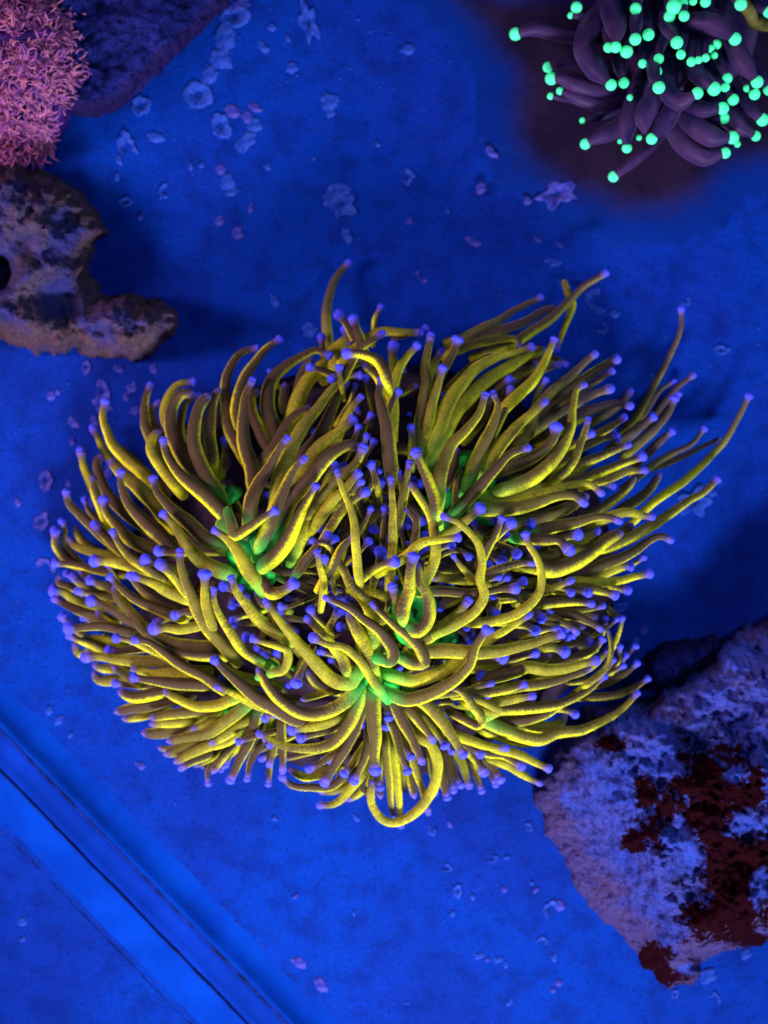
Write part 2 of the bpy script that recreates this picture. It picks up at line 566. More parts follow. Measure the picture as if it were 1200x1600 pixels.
def fbm(x, y, s, seed, oct_=4):
    return noise.fractal(Vector((x * s, y * s, seed)), 0.9, 2.0, oct_)


def rock(name, poly, height, bevel, mat, label, seed, step=3.5, rough=0.16, edge=9, tilt=(0, 0), shape=None, masks=None):
    P = np.asarray(poly, float)
    x0, y0 = P.min(0) - 12
    x1, y1 = P.max(0) + 12
    xs, ys = np.arange(x0, x1, step), np.arange(y0, y1, step)
    X, Y = np.meshgrid(xs, ys, indexing='ij')
    nz1 = np.array([[fbm(x, y, 0.030, seed) for y in ys] for x in xs])
    nz2 = np.array([[fbm(x, y, 0.011, seed + 7, 5) for y in ys] for x in xs])
    nz3 = np.array([[fbm(x, y, 0.085, seed + 3, 3) for y in ys] for x in xs])
    D = poly_dist(P, X, Y) + edge * nz1 + 2.5 * nz3
    q = np.clip(D / bevel, 0, 1)
    H = height * np.sqrt(1 - (1 - q) ** 2.2) * (1 + rough * 1.2 * nz2) + height * rough * q * (0.55 * nz1 + 0.28 * nz3)
    H = H + q * (tilt[0] * (X - P[:, 0].mean()) + tilt[1] * (Y - P[:, 1].mean()))
    if shape:
        H = shape(X, Y, H, q)
    H = np.where(D > 0, np.maximum(H, 0.4), -3)
    keep = D > -step * 1.3
    idx = -np.ones(X.shape, int)
    V, side, ii = [], [], 0
    for i in range(len(xs)):
        for j in range(len(ys)):
            if keep[i, j]:
                V.append(at(X[i, j], Y[i, j], H[i, j] * PX))
                side.append(1 - q[i, j])
                idx[i, j] = ii
                ii += 1
    F = []
    for i in range(len(xs) - 1):
        for j in range(len(ys) - 1):
            a = (idx[i, j], idx[i, j + 1], idx[i + 1, j + 1], idx[i + 1, j])
            if min(a) >= 0:
                F.append(a)
    at_ = {'side': side}
    if masks:
        for k, f in masks.items():
            v = f(X, Y, nz1, nz2, nz3)
            at_[k] = v[keep]
    c = P.mean(0)
    base = Vector(at(c[0], c[1], 0))
    V = [Vector(v) - base for v in V]
    o = link(name, mesh(name, V, F, mat, attrs=at_), loc=base)
    o['label'] = label
    o['category'] = 'rock'
    return o


def blobs(lst, amp):
    def f(X, Y, a, b, c):
        v = np.zeros(X.shape)
        for (x, y, rx, ry) in lst:
            v = np.maximum(v, 1.0 - 0.5 * np.hypot((X - x) / rx, (Y - y) / ry))
        return v + amp * a + 0.14 * c
    return f


MAROON = [(1090, 1215, 42, 40), (1125, 1235, 55, 48), (1105, 1265, 40, 40), (1150, 1200, 25, 16), (1145, 1345, 62, 52), (1160, 1390, 50, 50), (1130, 1415, 26, 50),
          (1010, 1240, 18, 24), (1025, 1300, 32, 26), (1040, 1270, 14, 24), (995, 1310, 20, 20), (1190, 1320, 40, 26), (1095, 1440, 28, 28), (1150, 1450, 24, 24),
          (955, 1160, 18, 12), (1020, 1500, 22, 20), (1040, 1525, 24, 14), (1180, 1470, 20, 12),
          (1180, 1230, 14, 30)]
LIGHT = [(1055, 1305, 26, 30), (1080, 1340, 22, 30), (1035, 1200, 30, 22), (1150, 1208, 20, 18), (1140, 1010, 70, 40), (1080, 1060, 60, 30), (1170, 1290, 34, 20),
         (885, 1245, 16, 18), (1070, 1510, 18, 10), (1190, 1390, 14, 30), (1000, 1130, 60, 22)]


def rockr_shape(X, Y, H, q):
    # a steep left flank below a crest line, a higher far end
    crest = sstep(0, 95, (X - 850) * 0.88 - (Y - 1240) * 0.47 - 18)
    return H * (0.34 + 0.66 * crest)


rock('live_rock', [(912, 1108), (880, 1150), (843, 1206), (838, 1246), (854, 1303), (882, 1344), (903, 1394), (936, 1435), (977, 1468), (1002, 1497), (1027, 1534),
                   (1047, 1544), (1085, 1530), (1093, 1500), (1150, 1484), (1200, 1472), (1330, 1450), (1340, 900), (1260, 930), (1200, 965), (1150, 985), (1117, 1018),
                   (1085, 1047), (1043, 1076), (1006, 1097), (960, 1104)], 150, 75, M_ROCKR,
     'mauve and blue live rock with dark maroon crust patches beside the yellow torch coral', 3.3, step=3.0, rough=0.20, edge=8, shape=rockr_shape,
     masks={'patch': blobs(MAROON, 0.22), 'light': blobs(LIGHT, 0.25)})
rock('live_rock', [(1000, 1075), (1005, 1030), (1040, 1005), (1085, 1000), (1120, 995), (1135, 1010), (1110, 1040), (1070, 1065), (1030, 1085)], 60, 26, M_ROCKD,
     'small dark rock lump added for the shade behind the maroon-patched rock', 8.1, step=3.5, edge=8)  # lump added to stand in for the shade under and behind the rock


def rockl_shape(X, Y, H, q):
    hole = np.exp(-(((X - 2) / 16) ** 2 + ((Y - 425) / 26) ** 2))
    dip = np.exp(-(((X - 95) / 46) ** 2 + ((Y - 470) / 34) ** 2))
    return H * (1 - 0.85 * hole) * (1 - 0.45 * dip)


rock('live_rock', [(-80, 250), (0, 262), (56, 262), (94, 277), (127, 296), (150, 330), (168, 364), (150, 382), (135, 405), (139, 431), (158, 456), (210, 457), (255, 465),
                   (277, 490), (270, 525), (240, 551), (191, 568), (150, 559), (112, 551), (60, 555), (22, 536), (0, 532), (-80, 540)], 140, 60, M_ROCKL,
     'grey-blue and brown knobbly live rock below the pink fringed coral', 12.4, rough=0.20, edge=10, shape=rockl_shape)
rock('live_rock', [(40, -60), (380, -60), (352, 12), (317, 46), (262, 100), (192, 167), (150, 183), (110, 180), (60, 140)], 60, 40, M_ROCKD,
     'dark blue-black rock slab behind the pink fringed coral', 19.2, rough=0.22, edge=6)
rock('live_rock', [(600, -70), (640, 10), (700, 70), (745, 130), (745, 210), (775, 285), (860, 345), (960, 385), (1060, 388), (1130, 355), (1160, 310), (1300, 290), (1300, -70)],
     12, 120, M_ROCKB, 'low dark brown rock under the green-tipped coral', 27.5, rough=0.10, edge=5)

# ------------------------------------------------------------------ torch coral
VIEWS = {'A': (60, 560, 3), 'B': (420, 400, 3), 'C': (780, 400, 3), 'D': (60, 900, 3), 'E': (400, 740, 3), 'F': (700, 780, 10 / 3), 'G': (380, 1000, 3),
         'H': (200, 500, 3), 'I': (600, 500, 3), 'J': (220, 800, 4), 'K': (60, 780, 4), 'L': (760, 760, 4), 'M': (380, 480, 4)}
# sheet, layer, width, [tip width or - for a hidden tip], points from the tip to the base
TRACE = """
H 3 20 . 105,305 80,390 80,480 110,560 150,660
H 2 16 . 145,385 115,420 120,490 160,560
H 2 17 . 305,290 235,300 185,370 172,450 200,520 240,600
H 5 25 - 318,352 250,350 205,420 200,500 230,600 300,710 390,830
H 4 15 . 328,352 275,390 250,460 250,550 290,620
H 5 25 - 388,345 335,400 310,490 310,580 345,680 420,810
H 4 20 - 432,318 400,370 385,470 385,560 395,650
H 3 21 . 605,133 530,155 480,220 455,310 462,420 480,520 540,640
H 4 20 . 710,92 640,140 570,230 525,320 508,420 520,500
H 6 25 . 580,285 550,360 538,470 545,580 575,680 590,760
H 2 20 - 625,335 580,350 580,420 620,520 660,600
H 5 25 . 945,165 880,145 800,180 710,240 660,320 655,410 680,500 700,570
H 4 26 - 1050,70 980,130 900,230 840,290 800,370 770,460 740,520
H 6 27 . 1085,260 1020,265 960,320 900,400 830,490 780,570 740,660 700,800 690,960
H 5 24 - 870,410 800,440 740,510 690,590 640,670 600,780
H 4 26 . 1022,303 985,360 955,430 920,510 880,580 820,640
H 7 24 . 745,557 710,600 660,690 610,770 580,840 570,930
H 6 26 16 1055,465 990,520 900,590 850,660 810,720 760,790
H 7 28 - 1090,605 1030,590 960,620 890,700 820,780 760,850 720,940 690,1010
H 7 24 . 825,652 780,700 740,770 700,860 660,960 630,1040
H 8 18 . 688,895 630,930 560,980 500,1010 490,970
H 7 26 . 880,780 840,850 800,930 760,1020 700,1100 640,1150
H 6 23 14 965,680 930,760 900,850 860,940 810,1030 790,1080
H 6 27 . 165,565 180,630 240,720 320,790 400,860 460,930 450,960
H 5 20 - 160,520 120,545 105,600 140,670 210,760
H 6 25 . 120,745 140,810 210,890 290,960 360,1020 420,1050
H 7 26 . 165,910 220,970 290,1070 360,1140 440,1180
H 8 24 . 405,985 470,1030 510,1080 550,1150 590,1210
H 4 16 17 150,1085 220,1090 340,1085 470,1085
H 2 13 16 455,565 455,610 450,680
H 2 9 8 415,645 420,690
H 1 12 . 665,240 690,260 700,300
H 1 20 - 740,290 730,380 740,440
H 4 13 . 1068,305 1050,380 1020,430
H 5 15 12 1090,360 1040,420 1010,490 980,560
H 5 13 12 1138,448 1110,500 1090,560
H 7 20 17 1103,598 1070,670 1000,730 930,810 880,880
H 7 18 15 1080,718 1020,790 950,860 900,930
H 7 12 13 1092,760 1050,800 1010,840
H 7 16 17 1112,805 1050,850 990,910 950,970
H 9 15 12 982,713 1000,780 1040,870 1060,960 1070,1080 1080,1190
H 7 16 17 938,1008 890,1060 840,1120 820,1150
H 6 10 13 970,1025 940,1060
H 8 16 13 1060,1015 1000,1070 960,1150 930,1200
A 5 22 . 312,205 305,290 340,390 410,470 480,530 540,590
A 3 13 15 255,330 280,380 300,430 340,480
A 3 16 17 200,435 210,500 240,570 270,640
A 4 20 - 305,450 275,490 290,560 330,640 400,720 480,780
A 5 16 - 255,548 260,610 290,690 310,750
A 4 24 - 332,475 400,550 480,620 560,700 590,740
A 6 23 . 385,535 390,600 430,690 510,780 580,840 620,880
A 4 18 13 130,630 145,680 200,740 260,790 320,850
A 2 12 12 220,660 235,710 280,760
A 5 22 16 305,665 320,720 370,790 430,850 520,890
A 5 18 18 270,785 310,830 360,880
A 6 19 13 350,815 380,870 430,930 490,970 560,1020
A 4 16 16 80,810 80,870 110,920 160,960
A 2 11 13 112,765 125,800 120,870 170,930
A 4 16 - 138,838 180,880 260,910 320,920
A 2 16 - 165,780 200,850 260,900
A 5 15 14 80,960 150,965 230,980 310,1000 370,1010
A 5 22 19 265,950 330,950 420,970 470,990
A 3 14 14 400,420 440,470 500,530
K 7 14 20 672,380 730,400 830,430
K 8 18 20 765,410 820,460 880,520 920,570
K 5 11 13 440,405 470,470 490,510
K 7 17 13 450,485 520,560 600,620 700,670 820,720
K 6 17 13 570,475 620,540 700,610 800,670 850,690
K 7 20 14 605,485 700,520 800,570 900,610
K 8 22 14 885,325 890,400 910,480 950,590 1000,720 1060,810 1130,880 1180,940
K 8 17 20 1040,472 1040,560 1045,650 1070,740
K 7 14 15 855,725 910,700 950,710
K 8 17 22 725,808 800,805 880,815 960,800
K 6 20 - 470,530 500,620 560,690 620,750 680,830 780,880 900,910 1040,920
K 5 14 14 220,485 270,530 340,580 420,600
K 5 16 16 325,510 390,530 460,560
K 6 15 14 250,575 320,595 400,610 490,620
K 6 19 19 335,635 400,660 490,700 560,750 640,790
K 4 17 18 100,570 160,580 220,620 300,660
K 5 17 13 100,625 180,660 260,700 390,740
K 3 14 - 140,470 125,520 180,540
K 3 12 12 175,465 220,500 270,540
K 2 14 15 150,735 180,770 230,810
K 6 17 19 195,805 270,800 350,795 450,800 540,820
K 5 16 13 195,855 260,880 340,910 420,950
K 5 17 - 360,690 400,740 470,790 560,830 660,850
K 6 13 14 490,870 560,880 640,910 720,950 790,990
K 6 15 15 445,942 520,945 620,935
K 7 19 14 600,880 680,890 760,940 840,1000 940,1060 1040,1110 1110,1160
K 6 20 19 300,990 380,985 500,1000 640,1015 800,1010
K 3 16 - 225,890 240,950 290,970 340,930
K 4 18 - 335,1035 420,1060 520,1050
K 3 20 - 340,1075 380,1130 470,1130
K 7 21 14 600,1115 700,1130 820,1150 1000,1160
K 5 14 - 455,1040 520,1090 590,1130
K 4 14 14 480,1150 540,1160 640,1165
K 6 21 - 575,1055 700,1090 820,1090 960,1080
K 6 18 - 780,930 850,960 950,970 1060,980
K 4 10 11 280,740 330,760 390,780
K 3 12 - 250,440 300,490 350,520
K 4 16 - 270,870 340,870 440,890
K 3 14 - 290,900 330,940 400,960
D 8 14 11 840,520 900,545 980,590 1060,620
D 8 27 13 825,395 870,440 950,510 1020,570 1100,610 1190,660
J 7 18 10 470,910 550,990 640,1030 760,1060
D 6 22 - 372,540 450,565 560,550
D 5 22 - 355,640 440,620 540,600 640,580
D 4 16 - 390,670 460,665 540,640
D 6 20 - 518,665 600,650 700,640 800,635
D 7 18 - 585,535 660,580 740,610 830,610 910,580
D 5 18 - 518,695 600,690 690,680
D 4 24 - 482,738 560,735 640,720 720,690
D 7 21 - 600,775 700,755 800,735 880,680 960,620
D 4 14 - 558,805 620,815 700,790
D 5 22 - 585,838 650,820 720,790
D 6 20 - 635,878 700,840 790,800 880,770 960,720
D 5 16 13 670,900 720,870 790,840
D 5 16 - 725,892 790,860 850,820
D 4 12 11 797,970 795,910 830,870
D 5 16 - 815,928 850,870 890,820
D 4 16 11 880,885 890,850 920,800
D 6 19 15 900,955 930,890 970,810 1000,740 1020,650
D 5 13 11 980,950 990,880 1020,820
D 5 13 11 1078,975 1080,900 1095,820
D 6 15 13 1145,910 1145,820 1140,700
D 5 15 11 1080,890 1100,820 1110,740
D 7 12 12 940,775 1000,755 1060,740
D 5 18 - 715,722 800,690 870,640
D 6 20 - 800,790 880,740 960,690
D 4 14 10 855,910 880,860 930,800
D 4 14 - 760,900 800,880 860,850
D 5 17 - 1000,700 1010,640 1030,600
D 4 16 - 1060,780 1070,720 1090,650
G 8 21 12 75,440 170,490 300,510 410,490 480,420 530,330 550,260
G 8 23 - 62,128 110,210 180,290 270,340 370,345 460,300 520,240
E 9 24 13 45,605 110,690 200,800 290,900 370,970 440,980 460,950
G 7 19 17 230,420 300,410 380,390 440,370
G 6 22 17 160,345 220,370 320,375 400,370
G 7 10 13 105,365 150,330 190,310
G 7 13 15 100,232 150,260 210,270
G 7 16 - 265,280 330,260 400,235
G 8 25 19 620,608 615,540 620,450 610,350 610,270
G 7 21 17 380,668 420,600 470,520 510,440 550,330
G 5 14 16 310,600 360,580 400,550
G 4 12 12 380,560 430,530 470,490
G 4 12 12 402,562 440,530 480,490
G 6 16 14 475,625 520,570 570,500
G 6 16 14 522,658 550,600 580,520 590,440
G 6 15 14 640,690 635,640 640,560
G 5 17 - 645,745 640,690 630,600
G 5 16 13 360,775 430,770 500,700 540,650 590,580
G 4 16 - 480,755 540,720 590,650
G 5 15 13 185,645 230,680 300,690 400,690 470,640
G 4 14 - 350,712 430,705 520,670
G 8 18 - 605,650 600,760 640,830 700,855 780,830 850,760 900,670 910,570 880,490 850,470
G 6 15 12 740,870 735,780 720,650 700,520
G 6 14 - 705,835 690,720 680,600 670,500
G 7 15 13 770,612 740,540 715,440 700,400
G 8 20 13 835,573 800,480 750,390 720,320
G 5 13 11 868,805 830,680 800,580 790,530
G 4 16 - 805,745 790,680 780,600
G 7 18 12 890,470 850,420 800,350 770,320
G 8 22 15 1028,535 980,450 920,370 860,300 830,280
G 6 14 15 945,492 900,430 850,370
G 7 15 15 1110,535 1060,500 1010,460
G 6 18 18 1130,620 1090,560 1060,520
G 5 17 13 955,735 930,640 900,540
G 5 15 13 1060,685 1030,590 1000,530
G 5 15 13 985,700 960,620 940,540
G 5 15 12 1115,705 1090,640 1070,580
G 4 16 15 1020,675 990,620 970,560
G 5 14 12 1185,675 1160,620 1140,570
G 6 14 15 680,360 670,310 650,280
G 5 14 16 672,402 680,350 670,300
G 4 14 14 558,392 580,330 590,290
G 6 12 14 782,543 760,500 740,450
G 5 14 17 272,455 330,440 400,420
G 5 12 13 125,490 160,480 210,460
G 5 12 - 180,560 260,540 300,530
G 5 12 12 975,520 950,490 920,450
G 4 13 11 900,720 890,640 880,560
G 5 17 - 210,600 290,640 380,620
G 4 16 - 430,640 500,610 560,560
G 5 15 - 620,740 560,690 580,600
G 5 14 - 760,720 750,620 740,540
E 9 13 12 288,370 300,430 320,500 315,560
E 6 12 15 320,400 340,440 350,480
J 8 22 19 955,445 890,490 820,510 775,460
E 9 20 11 325,580 420,620 500,680 580,740 640,820 630,880 580,870
E 7 14 19 390,645 370,670 350,710
E 8 18 14 240,680 300,740 350,800 400,860 420,910
E 9 16 19 268,770 330,800 420,820 490,880 540,960 570,1000
E 8 20 10 262,318 340,340 400,430 450,530 510,600 545,690 550,790
E 8 24 - 430,640 470,730 510,810 540,900
E 8 16 11 632,30 640,130 640,240 640,370 630,460
E 9 16 18 653,410 590,430 520,470 500,490
E 9 22 18 738,390 725,450 720,540 700,610 690,660
E 8 17 14 948,300 860,310 770,330 700,390 640,430
E 8 14 - 695,160 750,220 745,320 735,380
E 8 18 - 718,40 770,120 820,200 840,310 840,400 800,490
E 8 17 18 640,530 655,590 680,670 705,740
E 7 12 12 648,488 640,520 630,560
E 9 22 - 752,415 770,500 810,590 810,680 760,740 720,720
E 8 20 16 995,597 940,660 870,720 790,780 740,760
E 9 17 13 878,200 960,240 1030,310 1060,400 1050,490 1070,570 1030,640 950,700 870,740
E 8 13 9 925,385 960,430 1010,485 1040,500
E 7 11 13 995,390 950,360 900,370 860,385
E 7 12 15 915,335 870,350 830,370
E 8 16 12 1150,210 1120,280 1080,360 1060,400
E 7 18 19 1048,165 1010,200 970,230 900,280
E 7 14 15 1090,430 1060,440 1000,470
E 7 18 19 1150,410 1100,370 1070,360
E 8 15 17 1120,655 1080,610 1040,590
E 6 12 12 1135,485 1090,500 1040,520
E 6 12 12 1175,490 1130,520 1080,540
E 9 20 10 545,610 590,660 680,740 760,810 790,880 730,890 690,870
E 9 23 15 1078,735 1030,810 1000,900 920,980 800,1040 700,1060 620,1030
E 8 22 13 1278,664 1200,715 1110,770 1040,815 950,880 850,940 740,970 640,950
E 8 20 20 1155,860 1080,845 980,860
F 9 24 16 590,700 500,730 400,760 280,790 160,800 0,790 -120,790
F 8 16 19 350,465 270,470 200,480 100,490 0,480 -100,480
E 5 18 - 810,490 900,490 1030,500
E 5 22 - 850,625 920,590 960,570
E 6 16 18 1058,948 1110,940 1180,920
E 7 13 12 1103,985 1040,1000 980,1020 850,1040
E 6 13 13 1060,1040 1000,1050 940,1060
E 6 12 12 1090,1040 1120,1020 1180,1000
E 9 15 - 895,1000 960,1020 1010,1090 1060,1150 1040,1180 970,1150
F 9 13 - 100,1025 180,1060 270,1100 230,1110 150,1085
E 6 14 15 838,1068 860,1030 880,990
E 6 12 12 942,1070 980,1040 1030,1030
E 6 14 20 583,370 570,430 560,480
E 6 10 13 530,317 500,350 470,380
E 4 14 19 580,50 570,110 560,160
E 6 12 12 537,165 520,210 500,250
E 6 12 13 602,168 600,230 600,280
E 5 16 - 610,140 540,210 480,260
E 7 10 14 680,240 690,300 700,350
E 8 16 19 190,978 210,920 230,880
E 7 12 14 152,990 190,950 210,900
J 8 19 13 565,412 600,500 680,610 760,700 850,760
J 6 14 18 523,465 570,480 620,520
J 8 18 11 455,485 460,560 500,660 570,770 650,870 740,930
J 7 13 13 575,675 640,650 680,640
J 6 10 11 585,705 620,700 670,700
J 8 15 14 705,790 780,820 860,840 915,860 920,930 890,990 840,1000
J 6 13 17 665,785 700,800 750,830
J 5 11 13 745,845 780,850 830,870
J 5 12 18 775,890 820,900 870,930
J 5 12 15 845,880 870,920 890,960
J 7 10 13 880,590 940,590 980,570
J 6 14 18 860,625 880,650 930,660
J 6 12 15 625,475 650,510 690,560
J 6 11 12 660,530 690,570 720,610
J 5 13 17 605,555 640,580 690,610
J 7 12 14 770,1110 800,1150 860,1190
J 7 12 15 1065,610 1090,650 1130,690
E 7 20 - 235,915 280,980 330,1000
E 6 18 - 195,465 130,460 90,440
J 6 16 - 720,480 750,560 830,590
E 5 16 - 900,560 960,570 1020,560
E 4 20 - 430,300 400,360 380,430
E 4 20 - 560,480 540,520 530,590
E 4 22 - 590,500 600,570 590,640
E 5 20 - 830,440 900,450 980,460
E 4 18 - 150,780 210,840 270,880
L 7 24 15 605,100 540,60 460,60 350,90 220,130 100,140 0,140
I 7 17 13 1018,813 960,770 870,775 780,800 680,820 560,840 500,830
I 6 15 12 1070,780 1000,760 900,755 800,770 700,795 600,820
L 8 21 13 825,215 770,190 690,190 600,215 480,240 360,270 290,280
L 7 17 13 1035,190 960,180 880,160 800,180 740,205
L 8 27 - 855,285 780,320 700,380 600,450 500,500 400,520 340,510
L 7 21 13 1440,-40 1350,40 1280,80 1190,145 1060,230 960,290 860,340 760,380 620,400 540,400
L 7 21 13 1150,335 1090,310 1010,340 930,400 850,440 740,490 640,530 530,540
L 5 10 12 980,445 930,480 880,500
L 6 16 14 905,500 840,500 770,530 700,560
L 7 16 14 1015,545 930,565 820,590 700,600 560,590
L 7 17 16 805,680 740,660 650,640 550,630
L 8 18 17 630,665 570,650 500,650
L 8 14 13 530,662 500,640 460,630
L 8 14 13 525,590 460,620 360,660 300,690
L 7 17 12 655,735 560,725 450,725 330,735
L 6 14 12 725,745 660,760 580,770 500,770
L 7 18 11 715,895 650,850 560,810 440,790
L 5 12 15 460,825 430,800 380,790
L 7 12 12 400,785 380,760 340,740
L 8 18 18 340,820 300,780 270,750
L 8 15 16 305,900 250,870 190,860 100,850
L 8 14 11 445,890 390,890 320,910
L 8 14 11 560,910 500,860 420,830 370,820
L 7 13 12 500,890 440,860 390,850
L 7 13 13 535,935 470,970 420,985
L 7 12 12 507,940 460,950 400,960
L 8 17 18 490,1035 420,1010 340,1010 250,1000
L 8 11 15 305,1045 250,1065 190,1080
L 7 15 13 215,1105 170,1085 100,1095 0,1100
L 8 20 16 685,1090 600,1110 480,1140 380,1145 280,1130
L 7 20 12 725,955 680,1010 600,1060 520,1090 430,1120
L 7 15 12 650,970 610,930 570,920 500,920
L 7 16 12 765,1020 720,1070 650,1130 550,1170 400,1190
L 8 11 - 755,890 780,980 770,1080 720,1170 640,1230
L 5 9 10 850,825 840,890 810,960
L 6 9 9 815,830 770,870 720,900
L 5 10 11 745,830 740,870 720,930
L 5 11 12 930,1000 890,1040 840,1080
L 5 10 11 835,1005 830,1080 800,1130
L 5 9 11 870,1055 850,1090 810,1130
L 6 12 12 940,1105 890,1150 830,1190 760,1220
L 6 11 11 855,1120 800,1150 730,1180
L 6 10 10 795,1085 760,1130 700,1170
L 6 12 11 740,1185 690,1200 620,1210
L 8 14 19 570,300 520,310 450,330
L 8 20 21 515,390 450,340 370,335 270,330
L 9 17 13 245,300 270,370 320,450 345,540 335,650 270,740 180,800 80,835 0,850 -80,850
L 7 15 16 280,235 220,240 150,290 80,340
L 8 14 19 150,228 110,270 60,320
L 7 12 15 118,302 80,330 30,360
L 8 14 17 188,420 150,390 100,370
L 8 16 11 290,482 210,480 100,510 0,550
L 7 12 12 75,570 30,580 -30,590
L 7 12 13 128,572 80,600 20,620
L 7 13 15 228,592 180,600 110,620
L 6 12 14 225,710 170,690 110,690
L 5 18 - 700,830 640,800 560,770
L 5 16 - 620,880 540,880 460,870
L 6 18 - 480,600 400,590 320,600
L 6 18 - 560,690 460,690 340,690
L 5 20 - 300,690 200,690 100,690
L 5 20 - 250,430 330,440 420,430
L 5 20 - 700,270 600,330 520,350
L 6 22 - 920,230 850,290 760,330
L 5 15 - 660,1000 560,990 480,1010
L 6 17 - 580,1010 500,1050 400,1080
F 6 14 12 1040,935 970,980 880,1020 760,1030
F 7 22 12 985,1010 920,1080 820,1150 700,1200 570,1215 480,1250 360,1230 240,1180 190,1150
F 7 20 12 805,925 700,1010 560,1070 400,1090 270,1100 200,1130
F 6 18 - 745,965 600,1060 480,1130 330,1160 200,1150
F 4 14 14 660,1120 620,1100 560,1090
F 5 20 - 620,1120 580,1170 500,1190 400,1180
F 7 16 14 525,1405 430,1360 340,1320 270,1300
F 6 16 14 380,1390 300,1340 200,1320 130,1290
F 7 17 12 300,1295 220,1290 130,1260 40,1230
F 6 16 10 480,1480 400,1440 320,1390 270,1370
F 5 17 17 270,1455 240,1400 210,1360
F 8 16 14 440,1025 360,1040 230,1060
F 8 14 11 400,965 320,990 210,1010 120,1020
F 6 12 13 350,945 300,970 240,990
F 7 20 - 545,800 450,860 350,900 230,930
F 7 18 - 745,875 600,930 480,960 300,990
F 5 18 - 460,1280 380,1270 280,1240 190,1200
F 5 20 - 500,1110 400,1120 280,1130
F 6 18 - 200,1120 120,1080 60,1060
F 5 16 - 180,880 100,900 20,910
F 5 18 - 330,900 230,880 120,880
I 7 20 14 220,75 205,150 190,230 200,290 180,400 170,500 175,620
I 7 18 18 345,95 310,180 270,250 250,310 230,420
I 7 17 13 275,228 250,310 225,410 200,520
I 6 16 15 265,145 235,210 215,270
I 6 12 16 280,362 250,430 230,480
I 6 20 13 155,122 100,180 60,260 40,340 40,480
I 5 19 20 45,125 40,180 50,230 50,290
I 8 13 13 70,337 35,400 20,450
M 8 25 15 865,460 850,550 870,650 900,760 910,880 920,1000
M 6 18 - 740,350 800,400 850,450 880,540 910,650
M 9 20 18 650,290 740,295 830,330 880,400 890,450
M 8 15 14 860,170 790,220 720,270 670,360 640,420
M 8 18 18 690,75 710,140 740,220 760,300
M 7 16 17 597,50 640,100 690,180
M 7 19 14 1105,160 1020,160 900,150 800,180 720,250 650,310
B 3 17 13 375,35 310,110 280,200 270,300 280,400
B 3 11 11 525,240 500,290 495,340
M 3 13 14 487,190 490,230 500,300
M 4 14 14 637,140 650,180 660,240
M 5 20 - 690,215 600,310 560,370
M 8 15 14 420,375 480,390 550,420
M 8 12 14 552,445 590,420 630,400
M 8 12 13 600,380 600,420 610,470
M 6 12 13 1138,135 1090,160 1040,170
M 4 13 13 770,445 780,500 790,550
M 4 14 - 1105,485 1040,510 980,540
M 5 12 12 720,750 700,800 680,850
M 6 12 12 775,805 760,850 740,900
M 6 12 12 815,840 790,890 760,930
M 7 14 15 800,985 820,1040 830,1090
M 6 13 13 845,1025 820,1060 800,1110
M 5 14 18 855,1100 850,1140 850,1190
M 6 13 13 965,1040 990,1090 1000,1140
M 5 16 - 900,430 910,500 920,600
M 4 20 - 430,290 390,380 370,440
I 8 16 12 120,670 105,760 85,860 70,930
I 9 20 18 150,622 180,690 210,750 235,830 245,890
I 7 15 13 125,505 130,560 130,620
I 6 13 13 65,720 80,760 90,810
I 8 23 13 475,350 450,430 390,510 320,580 280,660 260,760 250,850
I 8 23 12 510,340 535,400 510,490 470,570 430,660 400,750
I 7 17 13 592,323 570,420 530,500 500,590 470,690 440,740
I 6 14 14 585,280 540,320 500,370
I 8 22 13 675,600 590,630 520,700 460,770 400,830 340,900
I 8 22 13 755,385 700,430 630,490 570,560 510,640 480,690
I 7 26 13 690,125 620,150 530,175 440,220 370,290 310,370 270,470 230,590
I 6 25 - 765,140 690,155 600,210 500,270 420,340 340,430 290,520 260,600
I 8 20 12 800,90 760,180 710,270 640,340 580,400
I 7 18 10 760,285 720,340 705,420 700,490 660,560 600,630 540,690
I 8 18 13 990,160 920,220 840,290 770,350 680,460
I 7 20 16 1090,185 1020,220 940,270 840,340 770,410 700,480
I 7 13 12 1070,240 1010,280 960,310 900,350
I 9 24 12 940,305 900,330 885,420 870,520 820,620 750,700 680,750 580,790
I 7 17 17 1058,322 980,350 900,390 800,450 720,510
I 8 22 20 808,503 790,570 720,630 640,670 590,690
I 7 17 14 1150,400 1090,390 1010,410 920,440 860,470
I 6 15 12 1155,335 1110,390 1040,440
I 7 16 13 1125,455 1060,500 990,540 900,580
I 9 15 12 957,470 930,560 900,640 850,710 810,750
I 8 13 14 970,533 930,560 880,590
I 7 15 14 1090,550 1020,560 940,590 860,640
I 6 12 11 1070,520 1020,540 960,560
I 8 17 12 1145,587 1060,620 960,660 890,690 850,710
I 7 18 14 1210,640 1100,680 1000,720 920,750 820,770
I 6 15 13 820,210 760,230 700,260 640,300
I 6 13 11 855,207 800,180 740,190
C 6 14 12 195,195 100,240 0,300 -100,345 -180,390
C 7 18 12 500,80 400,140 310,230 220,310 130,370 60,410 -50,450
C 6 12 10 268,440 300,350 345,230 330,200
C 6 17 - 275,240 200,260 120,310 0,350 -100,375 -170,390
I 7 16 - 640,130 610,85 520,95 430,110 350,140
C 6 12 12 853,250 850,340 810,450 750,560 700,650 650,740 600,800
C 6 11 12 910,560 840,610 780,680 730,740
C 5 10 10 820,590 760,620 710,690 680,740
C 7 17 14 820,670 790,740 720,820 640,890
C 5 12 12 838,650 810,700 760,760
C 8 17 15 720,755 650,810 580,860
C 6 16 14 805,820 750,870 690,930
C 5 12 12 960,810 900,880 800,930 720,980 640,1040
C 6 14 12 1170,660 1120,760 1060,860 960,970 860,1060 770,1120 680,1190 640,1230
C 5 11 - 1040,850 920,910 820,960 700,1000
